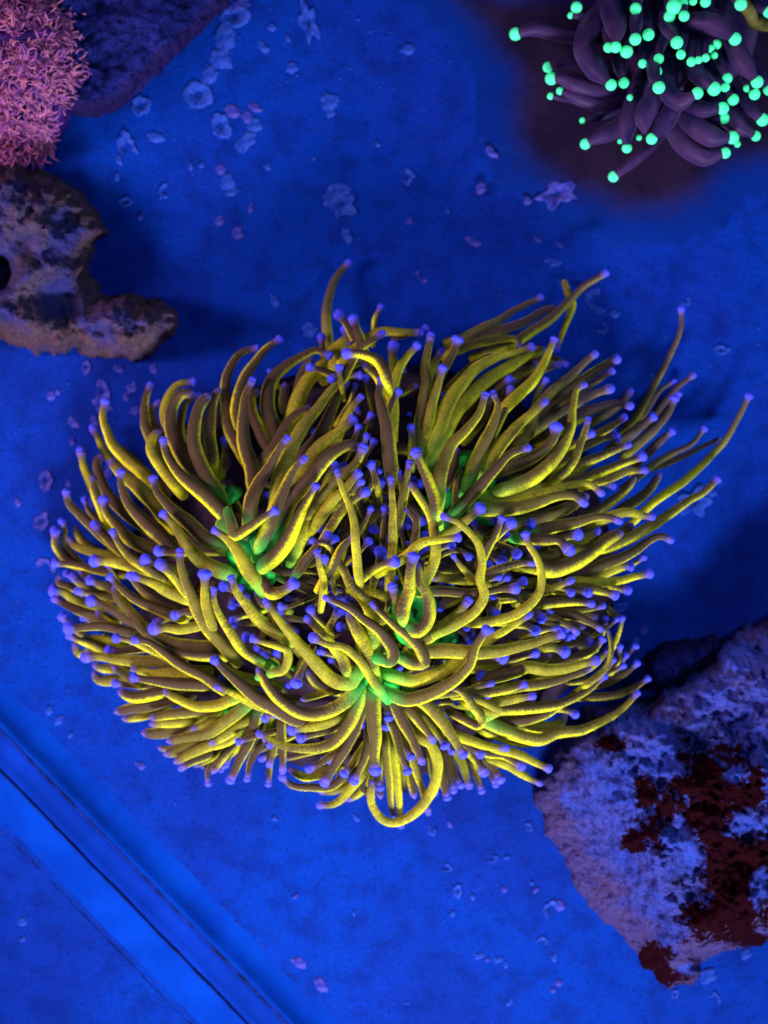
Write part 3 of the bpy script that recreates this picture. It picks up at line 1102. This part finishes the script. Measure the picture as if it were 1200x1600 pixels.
C 7 15 11 680,1005 600,1010 520,1040 460,1060
C 5 17 - 755,1015 690,1110 590,1180
C 6 17 - 640,1025 600,1090 500,1170 420,1220
I 5 22 - 720,200 620,260 520,330 440,420
I 5 22 - 640,280 560,340 480,420 420,500
I 5 20 - 980,430 880,480 780,540
I 5 22 - 900,620 800,700 700,760
I 5 22 - 1000,640 920,690 840,740
I 4 22 - 520,160 420,220 340,300 280,380
I 5 20 - 800,380 720,460 660,530
I 6 20 - 340,590 330,660 300,740
I 5 24 - 960,820 860,880 760,920 640,950
I 5 22 - 880,640 780,690 680,720
"""

LAYER = 13.0
tents = []
for ln in TRACE.strip().splitlines():
    w = ln.split()
    ox, oy, sc = VIEWS[w[0]]
    pts = [(ox + float(a) / sc, oy + float(b) / sc) for a, b in (q.split(',') for q in w[4:])]
    tents.append(dict(layer=int(w[1]), w=float(w[2]) * 0.98, tip=None if w[3] == '-' else (min(13.0, float(w[2]) * 0.72) if w[3] == '.' else float(w[3])), pts=pts))

# deep tentacles that show only as dark shapes in the gaps
CX, CY, RX, RY = 580.0, 890.0, 470.0, 400.0


def dome(x, y):
    rho2 = ((x - CX) / RX) ** 2 + ((y - CY) / RY) ** 2
    return 250.0 * np.clip(1 - 0.62 * rho2, 0.12, 1)


HEADS = [(398, 885), (585, 1055), (715, 745), (650, 960), (790, 880), (560, 760), (350, 760)]
for i in range(150):
    hx, hy = HEADS[i % len(HEADS)]
    a = rnd.random() * 2 * math.pi
    L = rnd.uniform(110, 230)
    x0, y0 = hx + 25 * math.cos(a), hy + 25 * math.sin(a)
    x1, y1 = hx + L * math.cos(a), hy + L * math.sin(a)
    if ((x1 - CX) / (RX * 0.86)) ** 2 + ((y1 - CY) / (RY * 0.84)) ** 2 > 1:
        continue
    bx, by = rnd.uniform(-25, 25), rnd.uniform(-25, 25)
    tents.append(dict(layer=-1, w=rnd.uniform(17, 24), tip=rnd.uniform(12, 16), pts=[(x1, y1), ((x0 + x1) / 2 + bx, (y0 + y1) / 2 + by), (x0, y0)], deep=True))

for i in range(110):
    a, q = rnd.random() * 2 * math.pi, math.sqrt(rnd.random())
    x1, y1 = 610 + 190 * q * math.cos(a), 900 + 165 * q * math.sin(a)
    hx, hy = min(HEADS, key=lambda h: math.hypot(h[0] - x1, h[1] - y1) + rnd.random() * 60)
    d = math.hypot(hx - x1, hy - y1) + 1e-6
    L = rnd.uniform(40, 75)
    ux, uy = (hx - x1) / d, (hy - y1) / d
    tents.append(dict(layer=rnd.choice((2, 3, 3, 4)), w=rnd.uniform(12, 16), tip=rnd.uniform(11, 17),
                      pts=[(x1, y1), (x1 + ux * L * .5 + rnd.uniform(-8, 8), y1 + uy * L * .5 + rnd.uniform(-8, 8)), (x1 + ux * L, y1 + uy * L)], deep=True))

NODES = []
for k, t in enumerate(tents):
    Q, L = spline(t['pts'], 5.0)
    n = len(Q)
    s = np.linspace(0, L, n)
    al = s / L
    r_t = (t['w'] * 0.5)
    neck = min(r_t * 0.60, (t['tip'] or r_t * 1.3) * 0.5 * 0.76)
    if t['tip'] is None:
        neck = r_t * 0.66
    u_ = np.clip(s / max(L, 60), 0, 1)
    grow = 0.5 * sstep(0, 0.7, u_) + 0.5 * np.clip(u_ / 0.85, 0, 1)
    rad = neck + (r_t - neck) * grow
    if t['tip']:
        rad = rad + (t['tip'] * 0.5 * 0.96 - rad) * np.exp(-(s / (t['tip'] * 0.45)) ** 2)
    else:                                      # rounded end that turns away
        rad = rad * np.sqrt(np.clip(1 - np.clip(1 - s / (r_t * 1.1), 0, 1) ** 2, 0.06, 1))
    z = dome(Q[:, 0], Q[:, 1]) + (t['layer'] - 5) * LAYER
    stub = L < 62
    drop = 70.0 if stub else 34.0
    z = z - drop * al ** (1.3 if stub else 2.4)
    if t['tip'] is None:
        z = z - 16 * np.exp(-(s / 16.0) ** 2)
    else:
        z = z + 9 * np.exp(-(s / 30.0) ** 2)
    if t.get('deep'):
        z = z - (26 if t['layer'] < 0 else 8)
    t.update(Q=Q, L=L, s=s, al=al, rad=rad, z=np.maximum(z, rad + 6))
    NODES.append((Q, rad, t['z'], np.full(n, k), al))

XY = np.concatenate([a[0] for a in NODES])
RR = np.concatenate([a[1] for a in NODES])
ZZ = np.concatenate([a[2] for a in NODES])
KK = np.concatenate([a[3] for a in NODES])
AL = np.concatenate([a[4] for a in NODES])
LAY = np.array([t['layer'] for t in tents])[KK]
PI_, PJ_ = [], []
for i0 in range(0, len(XY), 800):
    d2 = ((XY[i0:i0 + 800, None, :] - XY[None]) ** 2).sum(2)
    ok = d2 < (RR[i0:i0 + 800, None] + RR[None]) ** 2 * 0.9
    a, b = np.nonzero(ok)
    a += i0
    m_ = (KK[a] < KK[b])
    PI_.append(a[m_])
    PJ_.append(b[m_])
PI_, PJ_ = np.concatenate(PI_), np.concatenate(PJ_)
keep = (AL[PI_] < 0.9) & (AL[PJ_] < 0.9)
PI_, PJ_ = PI_[keep], PJ_[keep]
dxy2 = ((XY[PI_] - XY[PJ_]) ** 2).sum(1)
need = 0.92 * np.sqrt(np.maximum((RR[PI_] + RR[PJ_]) ** 2 - dxy2, 0))
# one order for each pair of tentacles: layer first, then mean height
kz = {}
mean_z = np.array([t['z'].mean() for t in tents])
lay_t = np.array([t['layer'] for t in tents])
key = lay_t * 1000 + mean_z
sgn = np.where(key[KK[PI_]] >= key[KK[PJ_]], 1.0, -1.0)
Z0 = ZZ.copy()
cut = np.concatenate([[0], np.cumsum([len(t['s']) for t in tents])])
for it in range(70):
    dz = (ZZ[PI_] - ZZ[PJ_]) * sgn
    lack = np.clip(need - dz, 0, 14)
    up = np.zeros(len(ZZ))
    dn = np.zeros(len(ZZ))
    hi = np.where(sgn > 0, PI_, PJ_)
    lo = np.where(sgn > 0, PJ_, PI_)
    np.maximum.at(up, hi, lack)
    np.maximum.at(dn, lo, lack)
    ZZ = ZZ + 0.34 * up - 0.22 * dn
    ZZ = ZZ + 0.012 * (Z0 - ZZ)
    for _ in range(2):
        A = ZZ.copy()
        A[1:-1] = 0.25 * ZZ[:-2] + 0.5 * ZZ[1:-1] + 0.25 * ZZ[2:]
        A[cut[:-1]] = 0.6 * ZZ[cut[:-1]] + 0.4 * ZZ[cut[:-1] + 1]
        A[cut[1:] - 1] = 0.6 * ZZ[cut[1:] - 1] + 0.4 * ZZ[cut[1:] - 2]
        ZZ = A
    ZZ = np.clip(ZZ, RR + 4, 440)

torch = empty('torch_coral', at(580, 900, 0), 'large yellow-green torch coral with long violet-tipped tentacles on the blue tank floor', 'coral')
tipV, tipF = uv_sphere(14, 9, 0.86)
TIP_ME = mesh('tip', tipV, tipF, M_TIP)
order = sorted(range(len(tents)), key=lambda k: (tents[k].get('deep', False), -tents[k]['L'] * tents[k]['w']))
parts = set(order[:300])
rest = dict(V=[], F=[], al=[], ds=[], gr=[], tn=[], mi=[], sd=[], fd=[])
GREENS = [(398, 885, 95), (420, 860, 80), (590, 1058, 80), (715, 750, 90), (650, 950, 60), (430, 1030, 45), (370, 1110, 50), (820, 830, 60), (800, 1120, 60), (325, 790, 60)]
torch_loc = np.array(torch.location)
for k, t in enumerate(tents):
    zz = ZZ[cut[k]:cut[k + 1]]
    Q, rad, s = t['Q'], t['rad'].copy(), t['s']
    # carry the base on, downwards into the flesh
    d = Q[-1] - Q[-4]
    d /= np.linalg.norm(d) + 1e-9
    ext = np.arange(1, 8)
    Qe = Q[-1] + d * (ext[:, None] * 4.0 * np.array([1.0]))
    ze = zz[-1] - 0.7 * ext ** 1.75
    Q = np.vstack([Q, Qe])
    zz = np.concatenate([zz, np.maximum(ze, 5)])
    s = np.concatenate([s, s[-1] + ext * 5.0])
    rad = np.concatenate([rad, rad[-1] * np.linspace(1, 0.8, 7)])
    wob = np.array([noise.noise(Vector((q * 0.09, k * 3.1, 0))) for q in s])
    rad = rad * (1 + 0.06 * wob)
    jit = np.array([[noise.noise(Vector((q * 0.03, k * 1.7, 4))), noise.noise(Vector((q * 0.03, k * 1.7, 9)))] for q in s]) * 1.6
    Q = Q + jit
    P = np.array([at(q[0], q[1], h * PX) for q, h in zip(Q, zz)])
    R = rad * PX * (CAMH - zz * PX) / CAMH
    sides = 14 if k in parts else 9
    V, F = tube(P, R, sides)
    al = np.repeat(s / s[-1], sides)
    nrm = V - np.repeat(P, sides, axis=0)
    nrm /= np.linalg.norm(nrm, axis=1)[:, None] + 1e-12
    shade_dir = Vector((rnd.gauss(-0.05, 0.45), 0.45 + rnd.gauss(0, 0.35), 0.75)).normalized()  # direction the painted shade faces, varied per tentacle
    shade = nrm @ np.array(shade_dir)
    ds = np.repeat(s, sides)
    bx, by = t['pts'][-1]
    tx, ty = t['pts'][0]
    far = ((tx - CX) / RX) ** 2 + ((ty - CY) / RY) ** 2
    fade = 26.0 + (170.0 if far > 1.12 and tx > 500 and t['w'] < 18 else 0.0)
    green = max([1 - math.hypot(bx - gx, by - gy) / gr for gx, gy, gr in GREENS] + [0])
    green = min(1.0, green * 1.8) * rnd.uniform(0.5, 1.0)
    tone = max(0.0, rnd.gauss(0.05, 0.2)) if rnd.random() < 0.88 else 0.7
    tone = min(1.0, tone)
    # tip seat
    ax = P[0] - P[2]
    ax /= np.linalg.norm(ax)
    if t['tip']:
        tr = t['tip'] * 0.5 * PX * (CAMH - zz[0] * PX) / CAMH * 1.06
        tc_ = P[0] + ax * tr * 0.12
        rot = Vector(ax).to_track_quat('Z', 'Y')
    if k in parts:
        b0 = P[-1]
        o = link('tentacle', mesh('tentacle', V - b0, F, M_TENT, attrs={'along': al, 'dist': ds, 'green': np.full(len(V), green), 'tone': np.full(len(V), tone), 'shade_side': shade, 'fade': np.full(len(V), fade)}), torch, tuple(b0 - torch_loc))
        if t['tip']:
            q = link('tip', TIP_ME, o, tuple(tc_ - b0))
            q.rotation_mode = 'QUATERNION'
            q.rotation_quaternion = rot
            k_ = rnd.uniform(0.82, 1.16)
            q.scale = (tr * k_, tr * k_ * rnd.uniform(0.92, 1.08), tr * rnd.uniform(0.75, 1.15))
    else:
        b0 = len(rest['V'])
        rest['V'] += [tuple(v) for v in V]
        rest['F'] += [tuple(i + b0 for i in f) for f in F]
        rest['mi'] += [0] * len(F)
        rest['al'] += list(al)
        rest['sd'] += list(shade)
        rest['fd'] += [fade] * len(V)
        rest['ds'] += list(ds)
        rest['gr'] += [green] * len(V)
        rest['tn'] += [tone * 0.5] * len(V)
        if t['tip']:
            b0 = len(rest['V'])
            mm = rot.to_matrix()
            tv = [tuple(Vector(tc_) + mm @ (Vector(v) * tr)) for v in tipV]
            rest['V'] += tv
            rest['F'] += [tuple(i + b0 for i in f) for f in tipF]
            rest['mi'] += [1] * len(tipF)
            for nm, v in (('al', 0), ('ds', 0), ('gr', 0), ('tn', 0), ('sd', 0), ('fd', 26)):
                rest[nm] += [v] * len(tv)
me = mesh('small_tentacles', rest['V'], rest['F'], [M_TENT, M_TIP], attrs={'along': rest['al'], 'dist': rest['ds'], 'green': rest['gr'], 'tone': rest['tn'], 'shade_side': rest['sd'], 'fade': rest['fd']})
me.polygons.foreach_set('material_index', rest['mi'])
o = link('small_tentacles', me, torch)
o['kind'] = 'stuff'
o['label'] = 'many short tentacles with violet tips deep between the long ones'

# fleshy body under the tentacles, on a narrow foot
V, F = [], []
NR, NA = 26, 72
for i in range(NR + 8):
    for a in range(NA):
        th = 2 * math.pi * a / NA
        if i <= NR:
            q = i / NR
            rr = 0.80 * q
        else:
            q = (i - NR) / 7
            rr = 0.80 - 0.42 * q ** 0.6
        wob = 1 + 0.07 * noise.noise(Vector((2 * math.cos(th), 2 * math.sin(th), 3)))
        x, y = CX + RX * rr * wob * math.cos(th), CY + RY * rr * wob * math.sin(th)
        if i <= NR:
            z = dome(x, y) - 88 + 16 * noise.noise(Vector((x * .02, y * .02, 1)))
            z = max(z, 20) if i < NR else max(z - 10, 16)
        else:
            z = (max(dome(x, y) * 0 + 30, 16)) * (1 - q) - 2 * q
        V.append(at(x, y, z * PX))
for i in range(NR + 7):
    for a in range(NA):
        a2 = (a + 1) % NA
        F.append((i * NA + a, (i + 1) * NA + a, (i + 1) * NA + a2, i * NA + a2))
link('body', mesh('body', V, F, M_CORE), torch)


def oral_disc(px, py, r, lift, seed, squash=1.0):
    """frilled fluorescent mouth disc, cupped, with a slit in the middle"""
    V, F = [], []
    nr, na = 10, 88
    z0 = float(dome(px, py)) + lift - 52
    for i in range(nr + 1):
        q = i / nr
        for a in range(na):
            th = 2 * math.pi * a / na
            k = 1 + 0.40 * noise.noise(Vector((1.2 * math.cos(th), 1.2 * math.sin(th), seed)))
            x, y = px + r * q * k * math.cos(th), py + r * q * k * math.sin(th) * squash
            fold = math.cos(11 * th + 2.5 * noise.noise(Vector((math.cos(th), math.sin(th), seed + 4))))
            h = z0 + 15 * math.sin(q * 2.2) - 20 * q ** 3 + 3.2 * q * fold + 9 * noise.noise(Vector((x * .018, y * .018, seed))) - 16 * math.exp(-(q / 0.22) ** 2)
            V.append(at(x, y, h * PX))
    for i in range(nr):
        for a in range(na):
            a2 = (a + 1) % na
            F.append((i * na + a, (i + 1) * na + a, (i + 1) * na + a2, i * na + a2))
    me = mesh('oral_disc', V, F, M_GREEN)
    o = link('oral_disc', me, torch)
    md = o.modifiers.new('thickness', 'SOLIDIFY')
    md.thickness = 0.0012
    return o


for (x, y, r, l, s_, q) in [(402, 880, 46, 18, 1.0, 1.1), (425, 850, 34, 20, 2.3, 1.2), (592, 1058, 42, 26, 3.1, 1.0), (716, 752, 58, 0, 4.7, 1.0), (650, 958, 40, 24, 5.5, 1.2), (432, 1038, 28, 2, 6.1, .7),
                            (372, 1108, 30, 8, 7.7, 1.3), (364, 772, 13, -4, 8.2, 0.8), (770, 800, 60, -14, 11.2, .4), (790, 1125, 60, -4, 12.5, .35), (690, 1000, 26, 22, 14.5, .7),
                            (672, 800, 28, -12, 16.5, 1)]:
    oral_disc(x, y, r * 0.85, l, s_, q)

# ------------------------------------------------------------------ green-tipped coral
FT = """
4 20 20 80,150 160,130 250,150 330,160
5 22 20 240,350 280,350 340,380 420,400 520,400
3 18 16 222,298 300,270 380,300 450,330
4 20 12 275,408 360,440 450,470 540,460
7 30 18 495,375 430,310 380,220 400,130 450,60
6 20 17 555,365 540,300 530,240
8 30 18 520,205 520,120 490,20
7 22 20 570,225 590,150 600,80
6 14 16 487,208 480,150 470,90
8 20 19 608,170 610,110 620,40
7 20 19 665,150 650,90 640,30
7 22 18 610,35 620,-20 620,-60
5 18 18 345,30 345,-20 360,-60
5 14 10 322,70 400,80 460,70 540,80
9 20 20 710,385 690,330 690,270
7 16 16 713,258 720,210 740,160
7 16 16 703,315 690,260 690,210
6 14 14 640,280 640,220 650,160
8 22 20 790,185 750,120 740,60
7 15 15 812,240 820,190 830,140
8 15 15 858,272 860,220 870,170
8 13 12 890,265 890,220 890,170
8 14 13 922,255 920,210 915,160
7 12 11 960,245 950,200 940,150
8 30 20 1047,170 960,110 880,105 840,130
7 15 15 970,195 960,150 950,100
7 14 13 945,215 940,160 930,110
9 24 22 953,392 890,340 870,290
9 26 19 878,420 800,455 750,400 740,330
8 28 20 1147,360 1090,280 1040,190 1000,140
8 18 18 1138,415 1120,360 1100,300
7 12 12 1105,390 1090,330 1070,280
7 18 18 1040,440 1000,400 950,360
7 18 17 1015,345 990,290 960,240
7 16 15 1005,385 970,340 940,300
8 24 20 990,485 920,490 850,480 790,450
6 18 17 998,530 940,540 880,520
7 26 16 1140,605 1060,560 980,490 920,440
8 30 20 1035,615 950,610 870,560 800,490
7 28 17 1003,685 920,700 830,650 780,570 760,500
7 20 20 1170,530 1100,470 1040,420
9 28 18 685,615 730,560 770,480 760,400
8 34 - 660,600 655,520 700,440 740,380
5 14 17 515,785 590,730 660,670 730,590
6 24 17 390,640 450,610 530,570 600,500
6 26 16 570,655 570,560 600,460 620,400
4 10 10 585,433 600,400 620,360
4 9 10 375,538 430,530 490,510
3 10 11 233,430 290,440 360,450
4 9 8 540,628 560,580 590,540
4 9 9 625,612 640,570 660,530
5 12 11 1060,640 1010,600 960,560
8 24 24 780,25 780,-20 780,-70
7 20 18 760,70 760,20 770,-30
8 18 17 825,68 820,20 810,-30
8 16 16 820,10 820,-30 820,-80
8 18 17 920,5 910,-40 900,-80
8 22 20 1075,15 1040,-30 1000,-60
7 14 13 865,3 860,-40 860,-80
7 20 18 1197,50 1150,20 1100,-20
7 20 18 1200,395 1160,340 1110,290
"""
frog = empty('branching_coral', at(1040, 60, 0.006), 'purple-brown coral with glowing green bead tips on the dark brown rock', 'coral')
frog_loc = np.array(frog.location)
V, F = uv_sphere(14, 9, 0.95)
GLOW_ME = mesh('tip', V, F, M_GLOW)
for k, ln in enumerate(FT.strip().splitlines()):
    w = ln.split()
    pts = [(780 + float(a) / 2.857, float(b) / 2.857) for a, b in (q.split(',') for q in w[3:])]
    Q, L = spline(pts, 5.0)
    s = np.linspace(0, L, len(Q))
    lay, wd = int(w[0]), float(w[1]) * 1.15
    tip = None if w[2] == '-' else float(w[2])
    neck = (tip * 0.5 * 0.72 if tip else wd * 0.35)
    rad = neck + (wd * 0.5 - neck) * sstep(0, 34, s)
    if not tip:
        rad = rad * np.sqrt(np.clip(1 - np.clip(1 - s / wd, 0, 1) ** 2, 0.08, 1))
    rho = np.hypot(Q[:, 0] - 1050, Q[:, 1] - 70)
    z = 120 * np.clip(1 - (rho / 310) ** 2, 0.15, 1) + (lay - 5) * 11 + 22 + 10 * np.exp(-(s / 20) ** 2) - 45 * (s / L) ** 2 + (k % 5) * 2
    z = np.maximum(z, rad + 34 * (rho < 260))
    ext = np.arange(1, 6)
    d = Q[-1] - Q[-3]
    d /= np.linalg.norm(d) + 1e-9
    Q = np.vstack([Q, Q[-1] + d * ext[:, None] * 5])
    z = np.concatenate([z, np.maximum(z[-1] - 2.5 * ext ** 1.7, 20)])
    rad = np.concatenate([rad, np.full(5, rad[-1])])
    P = np.array([at(q[0], q[1], h * PX) for q, h in zip(Q, z)])
    R = rad * PX * (CAMH - z * PX) / CAMH
    V, F = tube(P, R, 16)
    b0 = P[-1]
    o = link('tentacle', mesh('tentacle', V - b0, F, M_FROG), frog, tuple(b0 - frog_loc))
    if tip:
        ax = P[0] - P[2]
        ax /= np.linalg.norm(ax)
        tr = tip * 0.5 * PX * (CAMH - z[0] * PX) / CAMH
        q = link('tip', GLOW_ME, o, tuple(P[0] + ax * tr * 0.25 - b0))
        q.scale = (tr, tr, tr)
# fleshy foot of that coral, and a strip of olive tissue at its edge
V, F = [], []
for i in range(13):
    q = i / 12
    for a in range(40):
        th = 2 * math.pi * a / 40
        k = 1 + 0.2 * noise.noise(Vector((1.5 * math.cos(th), 1.5 * math.sin(th), 21)))
        x, y = 1060 + 130 * q * k * math.cos(th), 40 + 110 * q * k * math.sin(th)
        V.append(at(x, y, (12 + 86 * (1 - q ** 2.4) + 8 * noise.noise(Vector((x * .03, y * .03, 2)))) * PX if i < 12 else 4 * PX))
for i in range(12):
    for a in range(40):
        F.append((i * 40 + a, (i + 1) * 40 + a, (i + 1) * 40 + (a + 1) % 40, i * 40 + (a + 1) % 40))
link('body', mesh('body', V, F, M_FROG), frog)
Q, L = spline([(1160, 5), (1172, 20), (1180, 36), (1215, 40)], 3)
P = np.array([at(q[0], q[1], (135 + 10 * math.sin(i * .3)) * PX) for i, q in enumerate(Q)])
V, F = tube(P, np.full(len(P), 12 * PX * 0.8), 12)
link('tissue_lobe', mesh('tissue_lobe', V, F, M_YELL), frog)

# ------------------------------------------------------------------ pink fringed coral
pink = empty('fringed_coral', at(40, 120, 0), 'pink fringed coral with purple fleshy stalks above the grey-blue rock', 'coral')
pink_loc = np.array(pink.location)
V, F = [], []
for i in range(15):
    q = i / 14
    for a in range(56):
        th = 2 * math.pi * a / 56
        k = 1 + 0.22 * noise.noise(Vector((2 * math.cos(th), 2 * math.sin(th), 31)))
        x, y = 10 + 115 * q * k * math.cos(th), 100 + 140 * q * k * math.sin(th)
        V.append(at(x, y, (105 * (1 - q ** 2.6) + 14 * noise.noise(Vector((x * .04, y * .04, 5))) * (1 - q) - 2 * q) * PX))
for i in range(14):
    for a in range(56):
        F.append((i * 56 + a, (i + 1) * 56 + a, (i + 1) * 56 + (a + 1) % 56, i * 56 + (a + 1) % 56))
link('body', mesh('body', V, F, M_PURP), pink)
for pts, r in (([(-20, 60), (30, 60), (70, 52), (88, 54)], 8), ([(-20, 128), (20, 130), (50, 140), (64, 150)], 9)):
    Q, L = spline(pts, 3)
    P = np.array([at(q[0], q[1], (106 + 6 * math.sin(i * .12)) * PX) for i, q in enumerate(Q)])
    rr = r * PX * np.sqrt(np.clip(1 - np.linspace(0, 1, len(P)) ** 6, .05, 1))
    V, F = tube(P, rr, 12)
    link('stalk', mesh('stalk', V, F, M_PURP), pink)


def tuft(seed):
    """one polyp: a crown of thin tapering arms around a small disc (in px)"""
    r_ = random.Random(seed)
    V, F = [], []
    n = 22
    for k in range(n):
        a = 2 * math.pi * (k + r_.uniform(-.3, .3)) / n
        L = r_.uniform(10, 27)
        el = r_.uniform(0.25, 1.15)
        bend = r_.uniform(-1.1, 1.1)
        pts = []
        for i in range(6):
            q = i / 5
            rr = 3 + L * q * math.cos(el) * (1 - 0.1 * q)
            aa = a + bend * q * q
            pts.append((rr * math.cos(aa), rr * math.sin(aa), L * q * math.sin(el) - 3 * q * q))
        v, f = tube(np.array(pts), np.linspace(1.6, 0.7, 6), 6)
        b0 = len(V)
        V += [tuple(p) for p in v]
        F += [tuple(i + b0 for i in g) for g in f]
    v, f = uv_sphere(10, 6, 0.5)
    b0 = len(V)
    V += [(p[0] * 6, p[1] * 6, p[2] * 6 - 1) for p in v]
    F += [tuple(i + b0 for i in g) for g in f]
    return mesh('polyp', [(p[0] * PX, p[1] * PX, p[2] * PX) for p in V], F, M_PINK)


TUFTS = [tuft(s) for s in range(14)]
spots = []
for _ in range(4000):
    x, y = rnd.uniform(-40, 140), rnd.uniform(-30, 245)
    edge = 132 - 0.0022 * (y - 55) ** 2 + 9 * math.sin(y * 0.06) + 13 * math.sin(y * 0.021 + 1.2)
    if x > edge:
        continue
    if any((abs(y - yy) < 9 and x < xx) for yy, xx in ((58, 80), (132, 56), (176, 36))):
        continue
    if all(math.hypot(x - a, y - b) > 15.5 for a, b in spots):
        spots.append((x, y))
for i, (x, y) in enumerate(spots):
    q = math.hypot((x - 10) / 125, (y - 100) / 150)
    z = 112 * (1 - min(q, 1) ** 2.6) + 14 + rnd.uniform(-4, 8)
    p = np.array(at(x, y, z * PX))
    o = link('polyp', TUFTS[i % 14], pink, tuple(p - pink_loc))
    out = Vector(((x - 10) / 125, -(y - 100) / 150, 0)) * min(q, 1) * 1.1 + Vector((0, 0, 0.7))
    o.rotation_mode = 'QUATERNION'
    o.rotation_quaternion = out.to_track_quat('Z', 'Y') @ Matrix.Rotation(rnd.random() * 6.28, 3, 'Z').to_quaternion()
    sc = rnd.uniform(0.8, 1.15) * (1.0 + 0.45 * min(q, 1) ** 3)
    o.scale = (sc, sc, sc)
print('tentacles', len(tents), 'parts', len(parts), 'polyps', len(spots), 'zmax', ZZ.max(), 'pairs', len(PI_))
